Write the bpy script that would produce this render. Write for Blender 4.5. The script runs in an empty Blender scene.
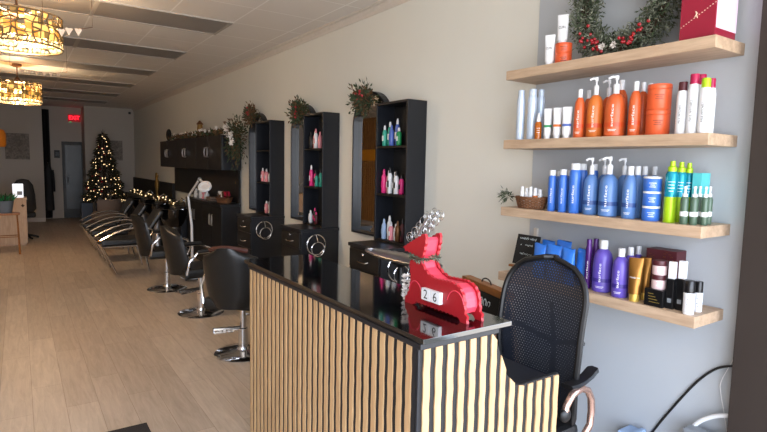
import bpy, bmesh, math, random
from mathutils import Vector, Matrix
random.seed(7)
PI = math.pi
sc = bpy.context.scene
col = sc.collection
CAMH = 1.63

# ------------------------------------------------------------------ materials
def srgb(h):
    h = h.lstrip('#')
    o = []
    for i in (0, 2, 4):
        c = int(h[i:i+2], 16) / 255
        o.append(c / 12.92 if c <= .04045 else ((c + .055) / 1.055) ** 2.4)
    return (*o, 1)

def mat(name, hexc, rough=.5, metal=0, var=.06, scale=12, bump=0, bscale=60, spec=None, coat=0, emis=None, estr=0, trans=0):
    m = bpy.data.materials.new(name); m.use_nodes = True
    nt = m.node_tree; b = nt.nodes['Principled BSDF']
    c = srgb(hexc)
    tc = nt.nodes.new('ShaderNodeTexCoord')
    nz = nt.nodes.new('ShaderNodeTexNoise'); nz.inputs['Scale'].default_value = scale; nz.inputs['Detail'].default_value = 3
    nt.links.new(tc.outputs['Object'], nz.inputs['Vector'])
    mx = nt.nodes.new('ShaderNodeMixRGB'); mx.blend_type = 'MIX'
    mx.inputs['Color1'].default_value = tuple(x * (1 - var) for x in c[:3]) + (1,)
    mx.inputs['Color2'].default_value = tuple(min(1, x * (1 + var)) for x in c[:3]) + (1,)
    nt.links.new(nz.outputs['Fac'], mx.inputs['Fac'])
    nt.links.new(mx.outputs['Color'], b.inputs['Base Color'])
    b.inputs['Roughness'].default_value = rough; b.inputs['Metallic'].default_value = metal
    if spec is not None: b.inputs['Specular IOR Level'].default_value = spec
    if coat: b.inputs['Coat Weight'].default_value = coat; b.inputs['Coat Roughness'].default_value = .08
    if trans: b.inputs['Transmission Weight'].default_value = trans
    if emis: b.inputs['Emission Color'].default_value = srgb(emis); b.inputs['Emission Strength'].default_value = estr
    if bump:
        n2 = nt.nodes.new('ShaderNodeTexNoise'); n2.inputs['Scale'].default_value = bscale; n2.inputs['Detail'].default_value = 4
        nt.links.new(tc.outputs['Object'], n2.inputs['Vector'])
        bp = nt.nodes.new('ShaderNodeBump'); bp.inputs['Strength'].default_value = bump; bp.inputs['Distance'].default_value = .01
        nt.links.new(n2.outputs['Fac'], bp.inputs['Height']); nt.links.new(bp.outputs['Normal'], b.inputs['Normal'])
    return m

def wood_mat(name, c1, c2, rough=.5, stretch=(14, 1.2, 14), detail=6):
    m = bpy.data.materials.new(name); m.use_nodes = True
    nt = m.node_tree; b = nt.nodes['Principled BSDF']
    tc = nt.nodes.new('ShaderNodeTexCoord'); mp = nt.nodes.new('ShaderNodeMapping')
    mp.inputs['Scale'].default_value = stretch
    nz = nt.nodes.new('ShaderNodeTexNoise'); nz.inputs['Scale'].default_value = 4; nz.inputs['Detail'].default_value = detail; nz.inputs['Roughness'].default_value = .65
    cr = nt.nodes.new('ShaderNodeValToRGB')
    cr.color_ramp.elements[0].position = .3; cr.color_ramp.elements[0].color = srgb(c1)
    cr.color_ramp.elements[1].position = .7; cr.color_ramp.elements[1].color = srgb(c2)
    nt.links.new(tc.outputs['Object'], mp.inputs['Vector']); nt.links.new(mp.outputs['Vector'], nz.inputs['Vector'])
    nt.links.new(nz.outputs['Fac'], cr.inputs['Fac']); nt.links.new(cr.outputs['Color'], b.inputs['Base Color'])
    b.inputs['Roughness'].default_value = rough
    return m

def floor_mat():
    m = bpy.data.materials.new('oak_planks'); m.use_nodes = True
    nt = m.node_tree; b = nt.nodes['Principled BSDF']; L = nt.links.new
    tc = nt.nodes.new('ShaderNodeTexCoord'); mp = nt.nodes.new('ShaderNodeMapping')
    mp.inputs['Rotation'].default_value = (0, 0, PI / 2); mp.inputs['Location'].default_value = (.3, -.02, 0)
    br = nt.nodes.new('ShaderNodeTexBrick'); br.offset = .37; br.offset_frequency = 2
    br.inputs['Scale'].default_value = 1; br.inputs['Brick Width'].default_value = 1.22; br.inputs['Row Height'].default_value = .185
    br.inputs['Mortar Size'].default_value = .0013; br.inputs['Mortar Smooth'].default_value = .3; br.inputs['Bias'].default_value = 0
    br.inputs['Color1'].default_value = srgb('#b2a393'); br.inputs['Color2'].default_value = srgb('#c3b5a5'); br.inputs['Mortar'].default_value = srgb('#8d7a68')
    L(tc.outputs['Object'], mp.inputs['Vector']); L(mp.outputs['Vector'], br.inputs['Vector'])
    # grain: rings distorted along each board
    m2 = nt.nodes.new('ShaderNodeMapping'); m2.inputs['Scale'].default_value = (9, .9, 1)
    L(tc.outputs['Object'], m2.inputs['Vector'])
    nz = nt.nodes.new('ShaderNodeTexNoise'); nz.inputs['Scale'].default_value = 3; nz.inputs['Detail'].default_value = 7; nz.inputs['Roughness'].default_value = .7; nz.inputs['Distortion'].default_value = .6
    L(m2.outputs['Vector'], nz.inputs['Vector'])
    cr = nt.nodes.new('ShaderNodeValToRGB'); cr.color_ramp.elements[0].position = .32; cr.color_ramp.elements[0].color = (.78, .76, .74, 1)
    cr.color_ramp.elements[1].position = .66; cr.color_ramp.elements[1].color = (1.05, 1.05, 1.05, 1)
    L(nz.outputs['Fac'], cr.inputs['Fac'])
    mx = nt.nodes.new('ShaderNodeMixRGB'); mx.blend_type = 'MULTIPLY'; mx.inputs['Fac'].default_value = 1
    L(br.outputs['Color'], mx.inputs['Color1']); L(cr.outputs['Color'], mx.inputs['Color2']); L(mx.outputs['Color'], b.inputs['Base Color'])
    b.inputs['Roughness'].default_value = .42; b.inputs['Specular IOR Level'].default_value = .4
    return m

def ceil_mat():
    m = bpy.data.materials.new('ceiling_tiles'); m.use_nodes = True
    nt = m.node_tree; b = nt.nodes['Principled BSDF']; L = nt.links.new
    tc = nt.nodes.new('ShaderNodeTexCoord'); mp = nt.nodes.new('ShaderNodeMapping')
    mp.inputs['Location'].default_value = (-.64, -5.5, 0)
    br = nt.nodes.new('ShaderNodeTexBrick'); br.offset = 0; br.squash = 1
    br.inputs['Scale'].default_value = 1; br.inputs['Brick Width'].default_value = .61; br.inputs['Row Height'].default_value = .61
    br.inputs['Mortar Size'].default_value = .008; br.inputs['Mortar Smooth'].default_value = .2
    br.inputs['Color1'].default_value = srgb('#dcd7d1'); br.inputs['Color2'].default_value = srgb('#dfdad4'); br.inputs['Mortar'].default_value = srgb('#f0ede9')
    L(tc.outputs['Object'], mp.inputs['Vector']); L(mp.outputs['Vector'], br.inputs['Vector'])
    nz = nt.nodes.new('ShaderNodeTexNoise'); nz.inputs['Scale'].default_value = 160
    L(tc.outputs['Object'], nz.inputs['Vector'])
    bp = nt.nodes.new('ShaderNodeBump'); bp.inputs['Strength'].default_value = .2; bp.inputs['Distance'].default_value = .004
    L(nz.outputs['Fac'], bp.inputs['Height']); L(bp.outputs['Normal'], b.inputs['Normal'])
    L(br.outputs['Color'], b.inputs['Base Color']); b.inputs['Roughness'].default_value = .8
    return m

def leaf_mat(name, c1, c2, rough=.6, scale=25):
    m = wood_mat(name, c1, c2, rough, (scale/4,)*3, 2); return m

M = {}
M['wall'] = mat('wall_paint_beige', '#deded6', .85, var=.02, scale=3, bump=.08, bscale=180)
M['wallc'] = mat('wall_daylight_tint', '#b2b8be', .8, var=.02, scale=3, bump=.08, bscale=180)  # cooler grey behind the shelves, mostly blue daylight put into the wall colour
M['wallb'] = mat('wall_paint_back', '#b5aca2', .85, var=.02, scale=3)
M['floor'] = floor_mat(); M['ceil'] = ceil_mat()
M['trimw'] = mat('cornice_paint', '#d0c9c0', .7)
M['fixt'] = mat('unlit_diffuser', '#8f8a86', .5, var=.03)
M['fixf'] = mat('fixture_frame', '#a8a29c', .5)
M['brown'] = mat('brown_post', '#2a211c', .6, var=.03)
M['black'] = mat('black_laminate', '#14171e', .36, var=.15, spec=.5)
M['blacki'] = mat('black_laminate_inner', '#0c0b0c', .5, var=.1)
M['blackm'] = mat('black_matt', '#141315', .7)
M['gloss'] = mat('black_gloss_top', '#050507', .06, var=.05, spec=.7, coat=.5)
M['slate'] = mat('black_edge_laminate', '#1a1c22', .4)
M['vinyl'] = mat('black_vinyl', '#141414', .36, var=.2, bump=.12, bscale=90)
M['vinylr'] = mat('oxblood_vinyl', '#45211a', .4)
M['chrome'] = mat('chrome', '#d8d8da', .12, 1, var=.02)
M['steel'] = mat('brushed_steel', '#b8b8ba', .3, 1)
M['slat'] = wood_mat('oak_slat', '#ab8760', '#c8a67a', .55, (10, 10, 1.0))
M['shelf'] = wood_mat('oak_shelf', '#a58b72', '#c7ad92', .5, (10, 1.0, 10))
M['pale'] = wood_mat('pale_wood', '#a98f78', '#c4ab94', .6, (8, 8, 1))
M['pine'] = wood_mat('pine_bar', '#7a4a22', '#9c6634', .5, (10, 1.5, 10))
M['white'] = mat('white_plastic', '#dfe2e6', .35, var=.01)
M['orange'] = mat('orange_plastic', '#cc5c2c', .38, var=.03)
M['orange2'] = mat('amber_orange_plastic', '#cf6f2a', .38, var=.03)
M['orangejar'] = mat('orange_jar', '#d65a30', .35, var=.02)
M['amber'] = mat('amber_glass', '#a85a18', .15, var=.1)
M['blue'] = mat('blue_plastic', '#547bb4', .35, var=.04)
M['blue2'] = mat('bright_blue', '#3a6ec6', .3, var=.03)
M['band'] = mat('dark_band', '#2c4a86', .4)
M['oband'] = mat('orange_band', '#c9481a', .4)
M['pband'] = mat('purple_band', '#3a2a86', .4)
M['silver'] = mat('silver_blue_can', '#c3d3e6', .3, .2, var=.03)
M['purple'] = mat('purple_plastic', '#5f4dae', .35, var=.05)
M['plum'] = mat('plum_can', '#4c2070', .25, .2, var=.05)
M['teal'] = mat('teal_can', '#0f8fa6', .25, .3)
M['lime'] = mat('lime_can', '#a5cf1c', .3, .2)
M['aqua'] = mat('aqua_box', '#58bfc4', .5)
M['forest'] = mat('dark_green_glass', '#4a6150', .3)
M['gold'] = mat('gold_tube', '#96692f', .3, .7)
M['bronze'] = mat('bronze_tube', '#6e4a2c', .35, .6)
M['goldcap'] = mat('gold_cap', '#e0c060', .3, .6)
M['maroon'] = mat('maroon_card', '#4a1820', .45, var=.1)
M['giftred'] = mat('gift_red', '#8d1530', .35, var=.06)
M['pink'] = mat('pale_pink_card', '#ecd0ea', .5)
M['magenta'] = mat('magenta_cap', '#a81848', .25)
M['darkcap'] = mat('black_cap', '#101012', .3)
M['red'] = mat('red_painted_wood', '#9c1420', .45, var=.05, bump=.05)
M['redin'] = mat('rose_painted_wood', '#cf3c50', .5, var=.04)
M['ink'] = mat('black_ink', '#101010', .6)
M['whiteink'] = mat('white_ink', '#f2f2f2', .6)
M['chalk'] = mat('chalk', '#cfd6d4', .9)
M['board'] = mat('chalkboard', '#121314', .75)
M['mirror'] = mat('mirror_glass', '#e8e8e8', .02, 1, var=0)
M['bag'] = mat('blue_tube', '#2f7be0', .4, var=.05)
M['wicker'] = leaf_mat('wicker', '#4a2c1c', '#8d6140', .7, 200)
M['frost'] = leaf_mat('frosted_needles', '#3c4438', '#8a8f7c', .8, 60)
M['pineg'] = leaf_mat('fir_needles', '#1f2a1c', '#4a5a3c', .8, 60)
M['treeg'] = leaf_mat('tree_needles', '#241e14', '#4a3a22', .8, 30)
M['twig'] = mat('twig_brown', '#3a281c', .8)
M['berry'] = mat('red_berry', '#a01622', .3)
M['flower'] = mat('white_flower', '#e8e2dc', .7)
M['bulb'] = mat('warm_bulb', '#fff0d0', .4, emis='#ffdca0', estr=6)
M['fairy'] = mat('fairy_bulb', '#fff0d0', .4, emis='#ffd9a0', estr=1.1)
M['shade'] = mat('pendant_shade_fabric', '#d8b070', .6, emis='#ffc060', estr=.55)
M['shade2'] = mat('pendant_mica_orange', '#d89040', .6, emis='#f09838', estr=.45)
M['shade3'] = mat('pendant_mica_dark', '#8a7040', .5, emis='#c89848', estr=.15)
M['fret'] = mat('pendant_fretwork', '#8a7a60', .35, .7)
M['crystal'] = mat('pendant_crystal', '#b09a70', .15, emis='#ffe0a0', estr=.45)
M['stem'] = mat('pendant_stem', '#6a5040', .4, .6)
M['pennant'] = mat('cream_pennant', '#f0d8c0', .7, emis='#f0d0a8', estr=.0)
M['exit'] = mat('exit_red', '#ff2030', .4, emis='#ff1428', estr=2.2)
M['exitb'] = mat('exit_housing', '#3a0c10', .5, emis='#a00818', estr=.25)
M['green'] = mat('green_led', '#20a060', .4, emis='#20a060', estr=.35)
M['doorg'] = mat('frosted_door_glass', '#33383b', .35, var=.05)
M['dark'] = mat('dark_frame', '#1b1a1a', .5)
M['pot'] = mat('blue_grey_pot', '#4a5566', .6)
M['pot2'] = mat('zinc_pot', '#68727c', .5)
M['screen'] = mat('lit_white_screen', '#e8eaee', .4, emis='#f0f4ff', estr=.35)
M['palejar'] = mat('pale_rose_jar', '#d6bcbc', .4)
M['mesh'] = None
M['rubber'] = mat('black_rubber', '#0d0d0f', .45)
M['rose'] = mat('rose_gold_tube', '#c9a596', .25, .8)
M['mat'] = mat('door_mat', '#2a2624', .95, bump=.6, bscale=300)
M['cable'] = mat('black_cable', '#0a0a0c', .5)
M['hose'] = mat('white_cable', '#e6e8ea', .5)
M['sky'] = mat('sky_blue_plastic', '#9cb6d8', .5)
M['hot'] = mat('hot_pink_plastic', '#d8307c', .35)
M['mint'] = mat('mint_plastic', '#2f9c86', .35)
M['lav'] = mat('blue_bottle', '#4a64b0', .35)
M['greenb'] = mat('green_bottle', '#1f8a50', .35)
M['pinks'] = mat('rose_plastic', '#d98a94', .4)
M['amberlamp'] = mat('amber_lamp_shade', '#c07020', .5, emis='#ff8c20', estr=.03)
M['art'] = leaf_mat('sketch_print', '#6a625a', '#9a9086', .8, 20)
M['slat2'] = wood_mat('bamboo_slat', '#8a6238', '#b08048', .5, (8, 8, 1))
M['yellow'] = mat('yellow_card', '#e8a020', .6)
M['grey'] = mat('grey_metal', '#7c8288', .5)
M['towel'] = mat('folded_towel', '#7a6a60', .95, bump=.5)
M['figg'] = mat('old_gold', '#8a6a34', .4, .5)
M['garl'] = leaf_mat('rust_garland', '#3a2a18', '#7a5a3a', .8, 40)

def mesh_fabric():
    m = bpy.data.materials.new('mesh_fabric'); m.use_nodes = True
    nt = m.node_tree; b = nt.nodes['Principled BSDF']; L = nt.links.new
    b.inputs['Base Color'].default_value = srgb('#262a34'); b.inputs['Roughness'].default_value = .4
    tc = nt.nodes.new('ShaderNodeTexCoord')
    mp = nt.nodes.new('ShaderNodeMapping'); mp.inputs['Scale'].default_value = (1, 68, 86)
    L(tc.outputs['Object'], mp.inputs['Vector'])
    sx = nt.nodes.new('ShaderNodeSeparateXYZ'); L(mp.outputs['Vector'], sx.inputs['Vector'])
    def mth(op, a, bb=None):
        n = nt.nodes.new('ShaderNodeMath'); n.operation = op
        for i, v in enumerate((a, bb)):
            if v is None: continue
            if isinstance(v, (int, float)): n.inputs[i].default_value = v
            else: L(v, n.inputs[i])
        return n.outputs[0]
    row = mth('FLOOR', sx.outputs['Z'])
    half = mth('MULTIPLY', mth('MODULO', row, 2), .5)
    fy = mth('SUBTRACT', mth('FRACT', mth('ADD', sx.outputs['Y'], half)), .5)
    fz = mth('SUBTRACT', mth('FRACT', sx.outputs['Z']), .5)
    d = mth('SQRT', mth('ADD', mth('MULTIPLY', fy, fy), mth('MULTIPLY', fz, fz)))
    hole = mth('LESS_THAN', d, .275)
    al = mth('SUBTRACT', 1, hole)
    L(al, b.inputs['Alpha'])
    return m
M['mesh'] = mesh_fabric()

# ------------------------------------------------------------------ mesh builder
class MB:
    def __init__(s): s.v = []; s.f = []; s.m = []; s.sm = []; s.mats = []
    def mi(s, m):
        if m not in s.mats: s.mats.append(m)
        return s.mats.index(m)
    def add(s, vs, fs, m=None, smooth=False):
        o = len(s.v); k = s.mi(m)
        s.v += [tuple(v) for v in vs]
        for f in fs: s.f.append(tuple(i + o for i in f)); s.m.append(k); s.sm.append(smooth)
        return s
    def box(s, x0, x1, y0, y1, z0, z1, m=None, bev=0):
        if not bev:
            v = [(x, y, z) for x in (x0, x1) for y in (y0, y1) for z in (z0, z1)]
            return s.add(v, [(0,1,3,2),(4,6,7,5),(0,4,5,1),(2,3,7,6),(0,2,6,4),(1,5,7,3)], m)
        b = bmesh.new(); bmesh.ops.create_cube(b, size=1)
        bmesh.ops.scale(b, vec=(x1-x0, y1-y0, z1-z0), verts=b.verts)
        bmesh.ops.translate(b, vec=((x0+x1)/2, (y0+y1)/2, (z0+z1)/2), verts=b.verts)
        bmesh.ops.bevel(b, geom=list(b.edges), offset=bev, segments=2, profile=.6, affect='EDGES')
        b.verts.index_update()
        s.add([v.co for v in b.verts], [[v.index for v in f.verts] for f in b.faces], m); b.free(); return s
    def lathe(s, prof, c=(0, 0, 0), n=20, m=None, sx=1, sy=1, smooth=True):
        vs = []; fs = []
        for r, z in prof:
            for i in range(n):
                a = 2 * PI * i / n; vs.append((c[0] + r*sx*math.cos(a), c[1] + r*sy*math.sin(a), c[2] + z))
        for j in range(len(prof) - 1):
            for i in range(n):
                k = (i + 1) % n; fs.append((j*n+i, j*n+k, (j+1)*n+k, (j+1)*n+i))
        fs.append(tuple(range(n-1, -1, -1))); fs.append(tuple((len(prof)-1)*n + i for i in range(n)))
        return s.add(vs, fs, m, smooth)
    def tube(s, pts, r, n=8, m=None, closed=False):
        pts = [Vector(p) for p in pts]; N = len(pts); vs = []; fs = []
        up = None
        for i, p in enumerate(pts):
            if closed: t = pts[(i+1) % N] - pts[i-1]
            else: t = pts[min(i+1, N-1)] - pts[max(i-1, 0)]
            t.normalize()
            if up is None:
                up = Vector((0, 0, 1)) if abs(t.z) < .9 else Vector((1, 0, 0))
            a = t.cross(up)
            if a.length < 1e-4: a = t.cross(Vector((0, 1, 0)))
            a.normalize(); b = a.cross(t).normalized(); up = b
            rr = r[i] if isinstance(r, (list, tuple)) else r
            for k in range(n):
                th = 2*PI*k/n; vs.append(p + a*rr*math.cos(th) + b*rr*math.sin(th))
        for i in range(N if closed else N-1):
            j = (i+1) % N
            for k in range(n):
                l = (k+1) % n; fs.append((i*n+k, i*n+l, j*n+l, j*n+k))
        if not closed: fs.append(tuple(range(n-1, -1, -1))); fs.append(tuple((N-1)*n+k for k in range(n)))
        return s.add(vs, fs, m, True)
    def prism(s, poly, axis, a, b, m=None):
        # poly: 2D points in the two other axes (cyclic order)
        def P(u, v, w):
            return {'x': (w, u, v), 'y': (u, w, v), 'z': (u, v, w)}[axis]
        n = len(poly); vs = [P(u, v, a) for u, v in poly] + [P(u, v, b) for u, v in poly]
        fs = [tuple(range(n)), tuple(range(2*n-1, n-1, -1))]
        for i in range(n): j = (i+1) % n; fs.append((i, i+n, j+n, j))
        return s.add(vs, fs, m)
    def ball(s, c, r, m=None, n=10, k=6, sc_=(1, 1, 1)):
        prof = [(max(1e-4, r*math.sin(PI*i/k)), -r*math.cos(PI*i/k)*sc_[2]) for i in range(k+1)]
        return s.lathe(prof, c, n, m, sc_[0], sc_[1])
    def leaf(s, p, d, L, w, m=None):
        p = Vector(p); d = Vector(d).normalized()
        a = d.cross(Vector((random.uniform(-1, 1), random.uniform(-1, 1), random.uniform(-1, 1))))
        if a.length < 1e-3: a = d.cross(Vector((0, 0, 1)))
        a.normalize(); nrm = a.cross(d) * w * .35
        return s.add([p, p + d*L*.5 + a*w/2 + nrm, p + d*L, p + d*L*.5 - a*w/2 + nrm, p + d*L*.45], [(0, 1, 4), (1, 2, 4), (2, 3, 4), (3, 0, 4)], m)
    def xf(s, mat4):
        s.v = [tuple(mat4 @ Vector(v)) for v in s.v]; return s
    def build(s, name, m=None, parent=None):
        me = bpy.data.meshes.new(name); me.from_pydata(s.v, [], s.f)
        for k in s.mats: me.materials.append(M[k] if isinstance(k, str) else (k or (M[m] if isinstance(m, str) else m)))
        me.polygons.foreach_set('material_index', s.m); me.polygons.foreach_set('use_smooth', s.sm)
        b = bmesh.new(); b.from_mesh(me); bmesh.ops.recalc_face_normals(b, faces=b.faces); b.to_mesh(me); b.free()
        if any(s.sm):
            try: me.set_sharp_from_angle(angle=math.radians(40))
            except Exception: pass
        o = bpy.data.objects.new(name, me); col.objects.link(o)
        if parent: o.parent = parent
        return o

def thing(name, label, cat, loc=(0, 0, 0), rz=0, group=None):
    o = bpy.data.objects.new(name, None); col.objects.link(o); o.empty_display_size = .1
    o.location = loc; o.rotation_euler = (0, 0, rz); o['label'] = label; o['category'] = cat
    if group: o['group'] = group
    return o
def tag(o, label, cat, group=None, kind=None):
    o['label'] = label; o['category'] = cat
    if group: o['group'] = group
    if kind: o['kind'] = kind
    return o
def struct(name, mb, m):
    o = mb.build(name, m); o['kind'] = 'structure'; return o
def dup(root, loc, rz, label, group=None):
    r = root.copy(); col.objects.link(r); r.location = loc; r.rotation_euler = (0, 0, rz); r['label'] = label
    if group: r['group'] = group
    for ch in list(root.children):
        c = ch.copy(); col.objects.link(c); c.parent = r
        for g in ch.children:
            d = g.copy(); col.objects.link(d); d.parent = c
    return r

def text_geo(body, size=1, shear=0, extr=0, spacing=1):
    cu = bpy.data.curves.new('lettering', 'FONT'); cu.body = body; cu.size = size; cu.shear = shear; cu.extrude = extr
    cu.resolution_u = 3; cu.align_x = 'CENTER'; cu.align_y = 'CENTER'; cu.space_character = spacing
    o = bpy.data.objects.new('lettering', cu); col.objects.link(o)
    bpy.context.view_layer.update()
    me = bpy.data.meshes.new_from_object(o.evaluated_get(bpy.context.evaluated_depsgraph_get()))
    vs = [v.co.copy() for v in me.vertices]; fs = [tuple(p.vertices) for p in me.polygons]
    bpy.data.objects.remove(o); bpy.data.curves.remove(cu); bpy.data.meshes.remove(me)
    return vs, fs
_tc = {}
def tgeo(body, **k):
    key = (body, tuple(sorted(k.items())))
    if key not in _tc: _tc[key] = text_geo(body, **k)
    return _tc[key]

# ------------------------------------------------------------------ room shell
HC = 3.045; YB = 16.4; YR = 17.2; YF = -1.2; XL = -2.6; XR = 2.70
struct('floor', MB().box(XL - .1, XR + .1, YF - .1, YR + .1, -.1, 0), 'floor')
struct('ceiling', MB().box(XL - .1, XR + .1, YF - .1, YR + .1, HC, HC + .1), 'ceil')
w = MB().box(XR, XR + .12, 1.0, YR + .1, 0, HC); struct('wall_right', w, 'wall')
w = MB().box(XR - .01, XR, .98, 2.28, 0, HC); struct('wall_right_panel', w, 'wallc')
w = MB().box(XL - .12, XL, YF, YR + .1, 0, HC); struct('wall_left', w, 'wallb')
w = MB().box(XL, .54, YB, YB + .12, 0, HC).box(1.49, XR, YB, YB + .12, 0, HC).box(.42, .54, YB + .12, YR, 0, HC).box(1.49, 1.61, YB + .12, YR, 0, HC)
w.box(.42, 1.0, YR, YR + .12, 0, HC).box(1.54, 1.61, YR, YR + .12, 0, HC).box(1.0, 1.54, YR, YR + .12, 2.11, HC)
struct('wall_back', w, 'wallb')
# storefront side, behind the camera: wall with three tall openings
w = MB()
for a, b in ((XL, -2.35), (-.85, -.75), (.75, .85), (2.35, XR)): w.box(a, b, YF - .1, YF, 0, HC)
w.box(XL, XR, YF - .1, YF, 2.85, HC).box(XL, -.75, YF - .1, YF, 0, .12).box(.75, XR, YF - .1, YF, 0, .12)
struct('wall_front', w, 'wall')
w = MB().box(XR, XR + .1, YF, -.9, 0, HC).box(XR, XR + .1, .5, 1.0, 0, HC).box(XR, XR + .1, -.9, .5, 0, .3).box(XR, XR + .1, -.9, .5, 2.85, HC)
struct('wall_right_front', w, 'wall')
for i, (a, b) in enumerate(((-2.35, -.85), (-.75, .75), (.85, 2.35))):
    f = MB(); z0 = .12 if i != 1 else 0
    f.box(a, a + .05, YF - .09, YF - .02, z0, 2.85).box(b - .05, b, YF - .09, YF - .02, z0, 2.85).box(a, b, YF - .09, YF - .02, 2.8, 2.85).box(a, b, YF - .09, YF - .02, 2.15, 2.2)
    struct('window_%d' % (i + 1), f, 'brown')
struct('trim_2', MB().box(2.60, 2.688, .5, 1.028, 0, HC, bev=.004), 'brown')
# cornice: stepped moulding under the tiles
c = MB().prism([(XR, HC), (XR, HC - .07), (XR - .01, HC - .07), (XR - .014, HC - .045), (XR - .03, HC - .03), (XR - .034, HC - .015), (XR - .06, HC - .01), (XR - .062, HC)], 'y', 2.28, YB)
struct('trim_1', c, 'trimw')
struct('baseboard_right', MB().box(XR - .015, XR, 2.28, YB, 0, .1), 'trimw')
struct('baseboard_back', MB().box(XL, .54, YB - .012, YB, 0, .1).box(1.49, XR - .02, YB - .012, YB, 0, .1), 'trimw')
# back door with its dark frame and frosted pane
d = MB().box(1.0, 1.07, YR - .03, YR + .05, 0, 2.11).box(1.47, 1.54, YR - .03, YR + .05, 0, 2.11).box(1.07, 1.47, YR - .03, YR + .05, 2.02, 2.11).box(1.07, 1.47, YR, YR + .04, 0, .25)
do = struct('door_1', d, 'dark')
MB().box(1.07, 1.47, YR + .01, YR + .03, .25, 2.02).build('door_pane', 'doorg', do)
MB().tube([(1.12, YR - .06, .95), (1.12, YR - .06, 1.15)], .01).tube([(1.12, YR, .97), (1.12, YR - .06, .97)], .008).tube([(1.12, YR, 1.13), (1.12, YR - .06, 1.13)], .008).build('door_handle', 'steel', do)
# opposite wall: slat cladding (seen in the station mirrors)
s = MB().box(XL, XL + .02, 9.0, 16.3, .1, 2.9, 'dark')
for k in range(72): s.box(XL + .02, XL + .045, 9.05 + k*.1, 9.11 + k*.1, .1, 2.9, 'slat2')
struct('wall_left_cladding', s, 'slat2')

# ------------------------------------------------------------------ ceiling fixtures
n = 0
for cx_, side in ((.64, 'right'), (-.58, 'left')):
    for k in range(-2, 6):
        y0 = 5.5 + 1.83 * k
        if k < 0 and side == 'left': continue
        nth = ('nearest the front', 'second from the front', 'third from the front', 'fourth from the front', 'fifth from the front', 'sixth from the front', 'seventh from the front', 'farthest back')[k + 2 if side == 'right' else k]
        t = thing('ceiling_light', 'unlit grey ceiling panel %s, %s' % ('in the row nearer the station wall' if side == 'right' else 'in the row above the pendants', nth), 'ceiling light', (cx_ + .61, y0 + .305, HC), 0, 'unlit ceiling light panels')
        f = MB().box(-.61, .61, -.305, -.285, -.012, 0).box(-.61, .61, .285, .305, -.012, 0).box(-.61, -.59, -.285, .285, -.012, 0).box(.59, .61, -.285, .285, -.012, 0)
        f.build('light_frame', 'fixf', t); MB().box(-.59, .59, -.285, .285, -.006, 0).build('diffuser', 'fixt', t)

# ------------------------------------------------------------------ pendants
def pendant(y, label, zt, zb):
    t = thing('pendant_lamp', label, 'lamp', (.035, y, HC), 0, 'drum pendants down the room')
    MB().lathe([(.065, 0), (.065, -.03), (.05, -.045), (.02, -.05)], n=18).build('canopy', 'stem', t)
    MB().tube([(0, 0, -.04), (0, 0, zt + .01)], .009).lathe([(.02, zt + .08), (.05, zt + .04), (.12, zt + .01), (.13, zt)], n=16).build('stem', 'stem', t)
    R = .31
    # mica patches set in the drum behind the fretwork
    d = MB(); nn = 40; r0 = R - .02
    for i in range(nn):
        for j in range(4):
            if random.random() < (.75, .3, .2, .15)[j]: continue
            za = zt + (zb + .05 - zt)*j/4; zc = zt + (zb + .05 - zt)*(j + 1)/4; a0 = 2*PI*i/nn; a1 = 2*PI*(i + 1)/nn
            d.add([(r0*math.cos(a0), r0*math.sin(a0), za), (r0*math.cos(a1), r0*math.sin(a1), za), (r0*math.cos(a1), r0*math.sin(a1), zc), (r0*math.cos(a0), r0*math.sin(a0), zc)], [(0, 1, 2, 3)], random.choice(('shade', 'shade', 'shade2', 'shade3')))
    d.build('lamp_shade', 'shade', t)
    # cracked fretwork wrapped round the drum
    f = MB(); cols = 36; rows = 6; P = {}
    for i in range(cols):
        for j in range(rows + 1):
            a = 2*PI*(i + random.uniform(-.3, .3))/cols; z = zt + (zb - zt)*(j/rows) + (random.uniform(-.02, .02) if 0 < j < rows else 0)
            P[i, j] = Vector((R*math.cos(a), R*math.sin(a), z))
    for i in range(cols):
        for j in range(rows + 1):
            for q in ((i + 1) % cols, j), (i, j + 1):
                if q in P and random.random() < .92:
                    f.tube([P[i, j], P[q]], random.choice((.004, .0065)), 4)
    for z in (zt, zb): f.tube([(R*math.cos(2*PI*i/40), R*math.sin(2*PI*i/40), z) for i in range(40)], .008, 5, closed=True)
    for i in range(6):
        a = 2*PI*i/6; f.tube([(.1*math.cos(a), .1*math.sin(a), zt + .005), (R*math.cos(a), R*math.sin(a), zt)], .005, 4)
    f.build('fretwork', 'fret', t)
    c0 = None
    for i in range(92):
        if i < 54: a = 2*PI*i/54; rr = R - .012; p = (rr*math.cos(a), rr*math.sin(a), zb + .02 + random.uniform(-.008, .014))
        else: a = random.uniform(0, 2*PI); rr = random.uniform(.05, .27); p = (rr*math.cos(a), rr*math.sin(a), zb + random.uniform(0, .05))
        if c0 is None: c0 = MB().ball((0, 0, 0), .014, n=6, k=4).build('crystal', 'crystal', t); c = c0
        else: c = c0.copy(); col.objects.link(c); c.parent = t
        c.location = p; c.rotation_euler = (random.random(), random.random(), 0); k_ = random.uniform(.7, 1.15); c.scale = (k_, k_, k_*1.2)
    for i in range(4):
        a = 2*PI*i/4 + .4; MB().ball((.11*math.cos(a), .11*math.sin(a), (zt + zb)/2), .028, n=8, k=6).build('bulb', 'bulb', t)
    l = bpy.data.lights.new('pendant_glow', 'POINT'); l.energy = 38; l.color = (1, .72, .44); l.shadow_soft_size = .12
    lo = bpy.data.objects.new('pendant_glow', l); col.objects.link(lo); lo.location = (.035, y, HC - .43)
pendant(5.3, 'large glowing drum pendant with cracked metal fretwork, nearer and bigger in view', -.28, -.525)
pendant(9.96, 'glowing drum pendant with cracked metal fretwork, farther back on a thin stem', -.28, -.575)
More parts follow.
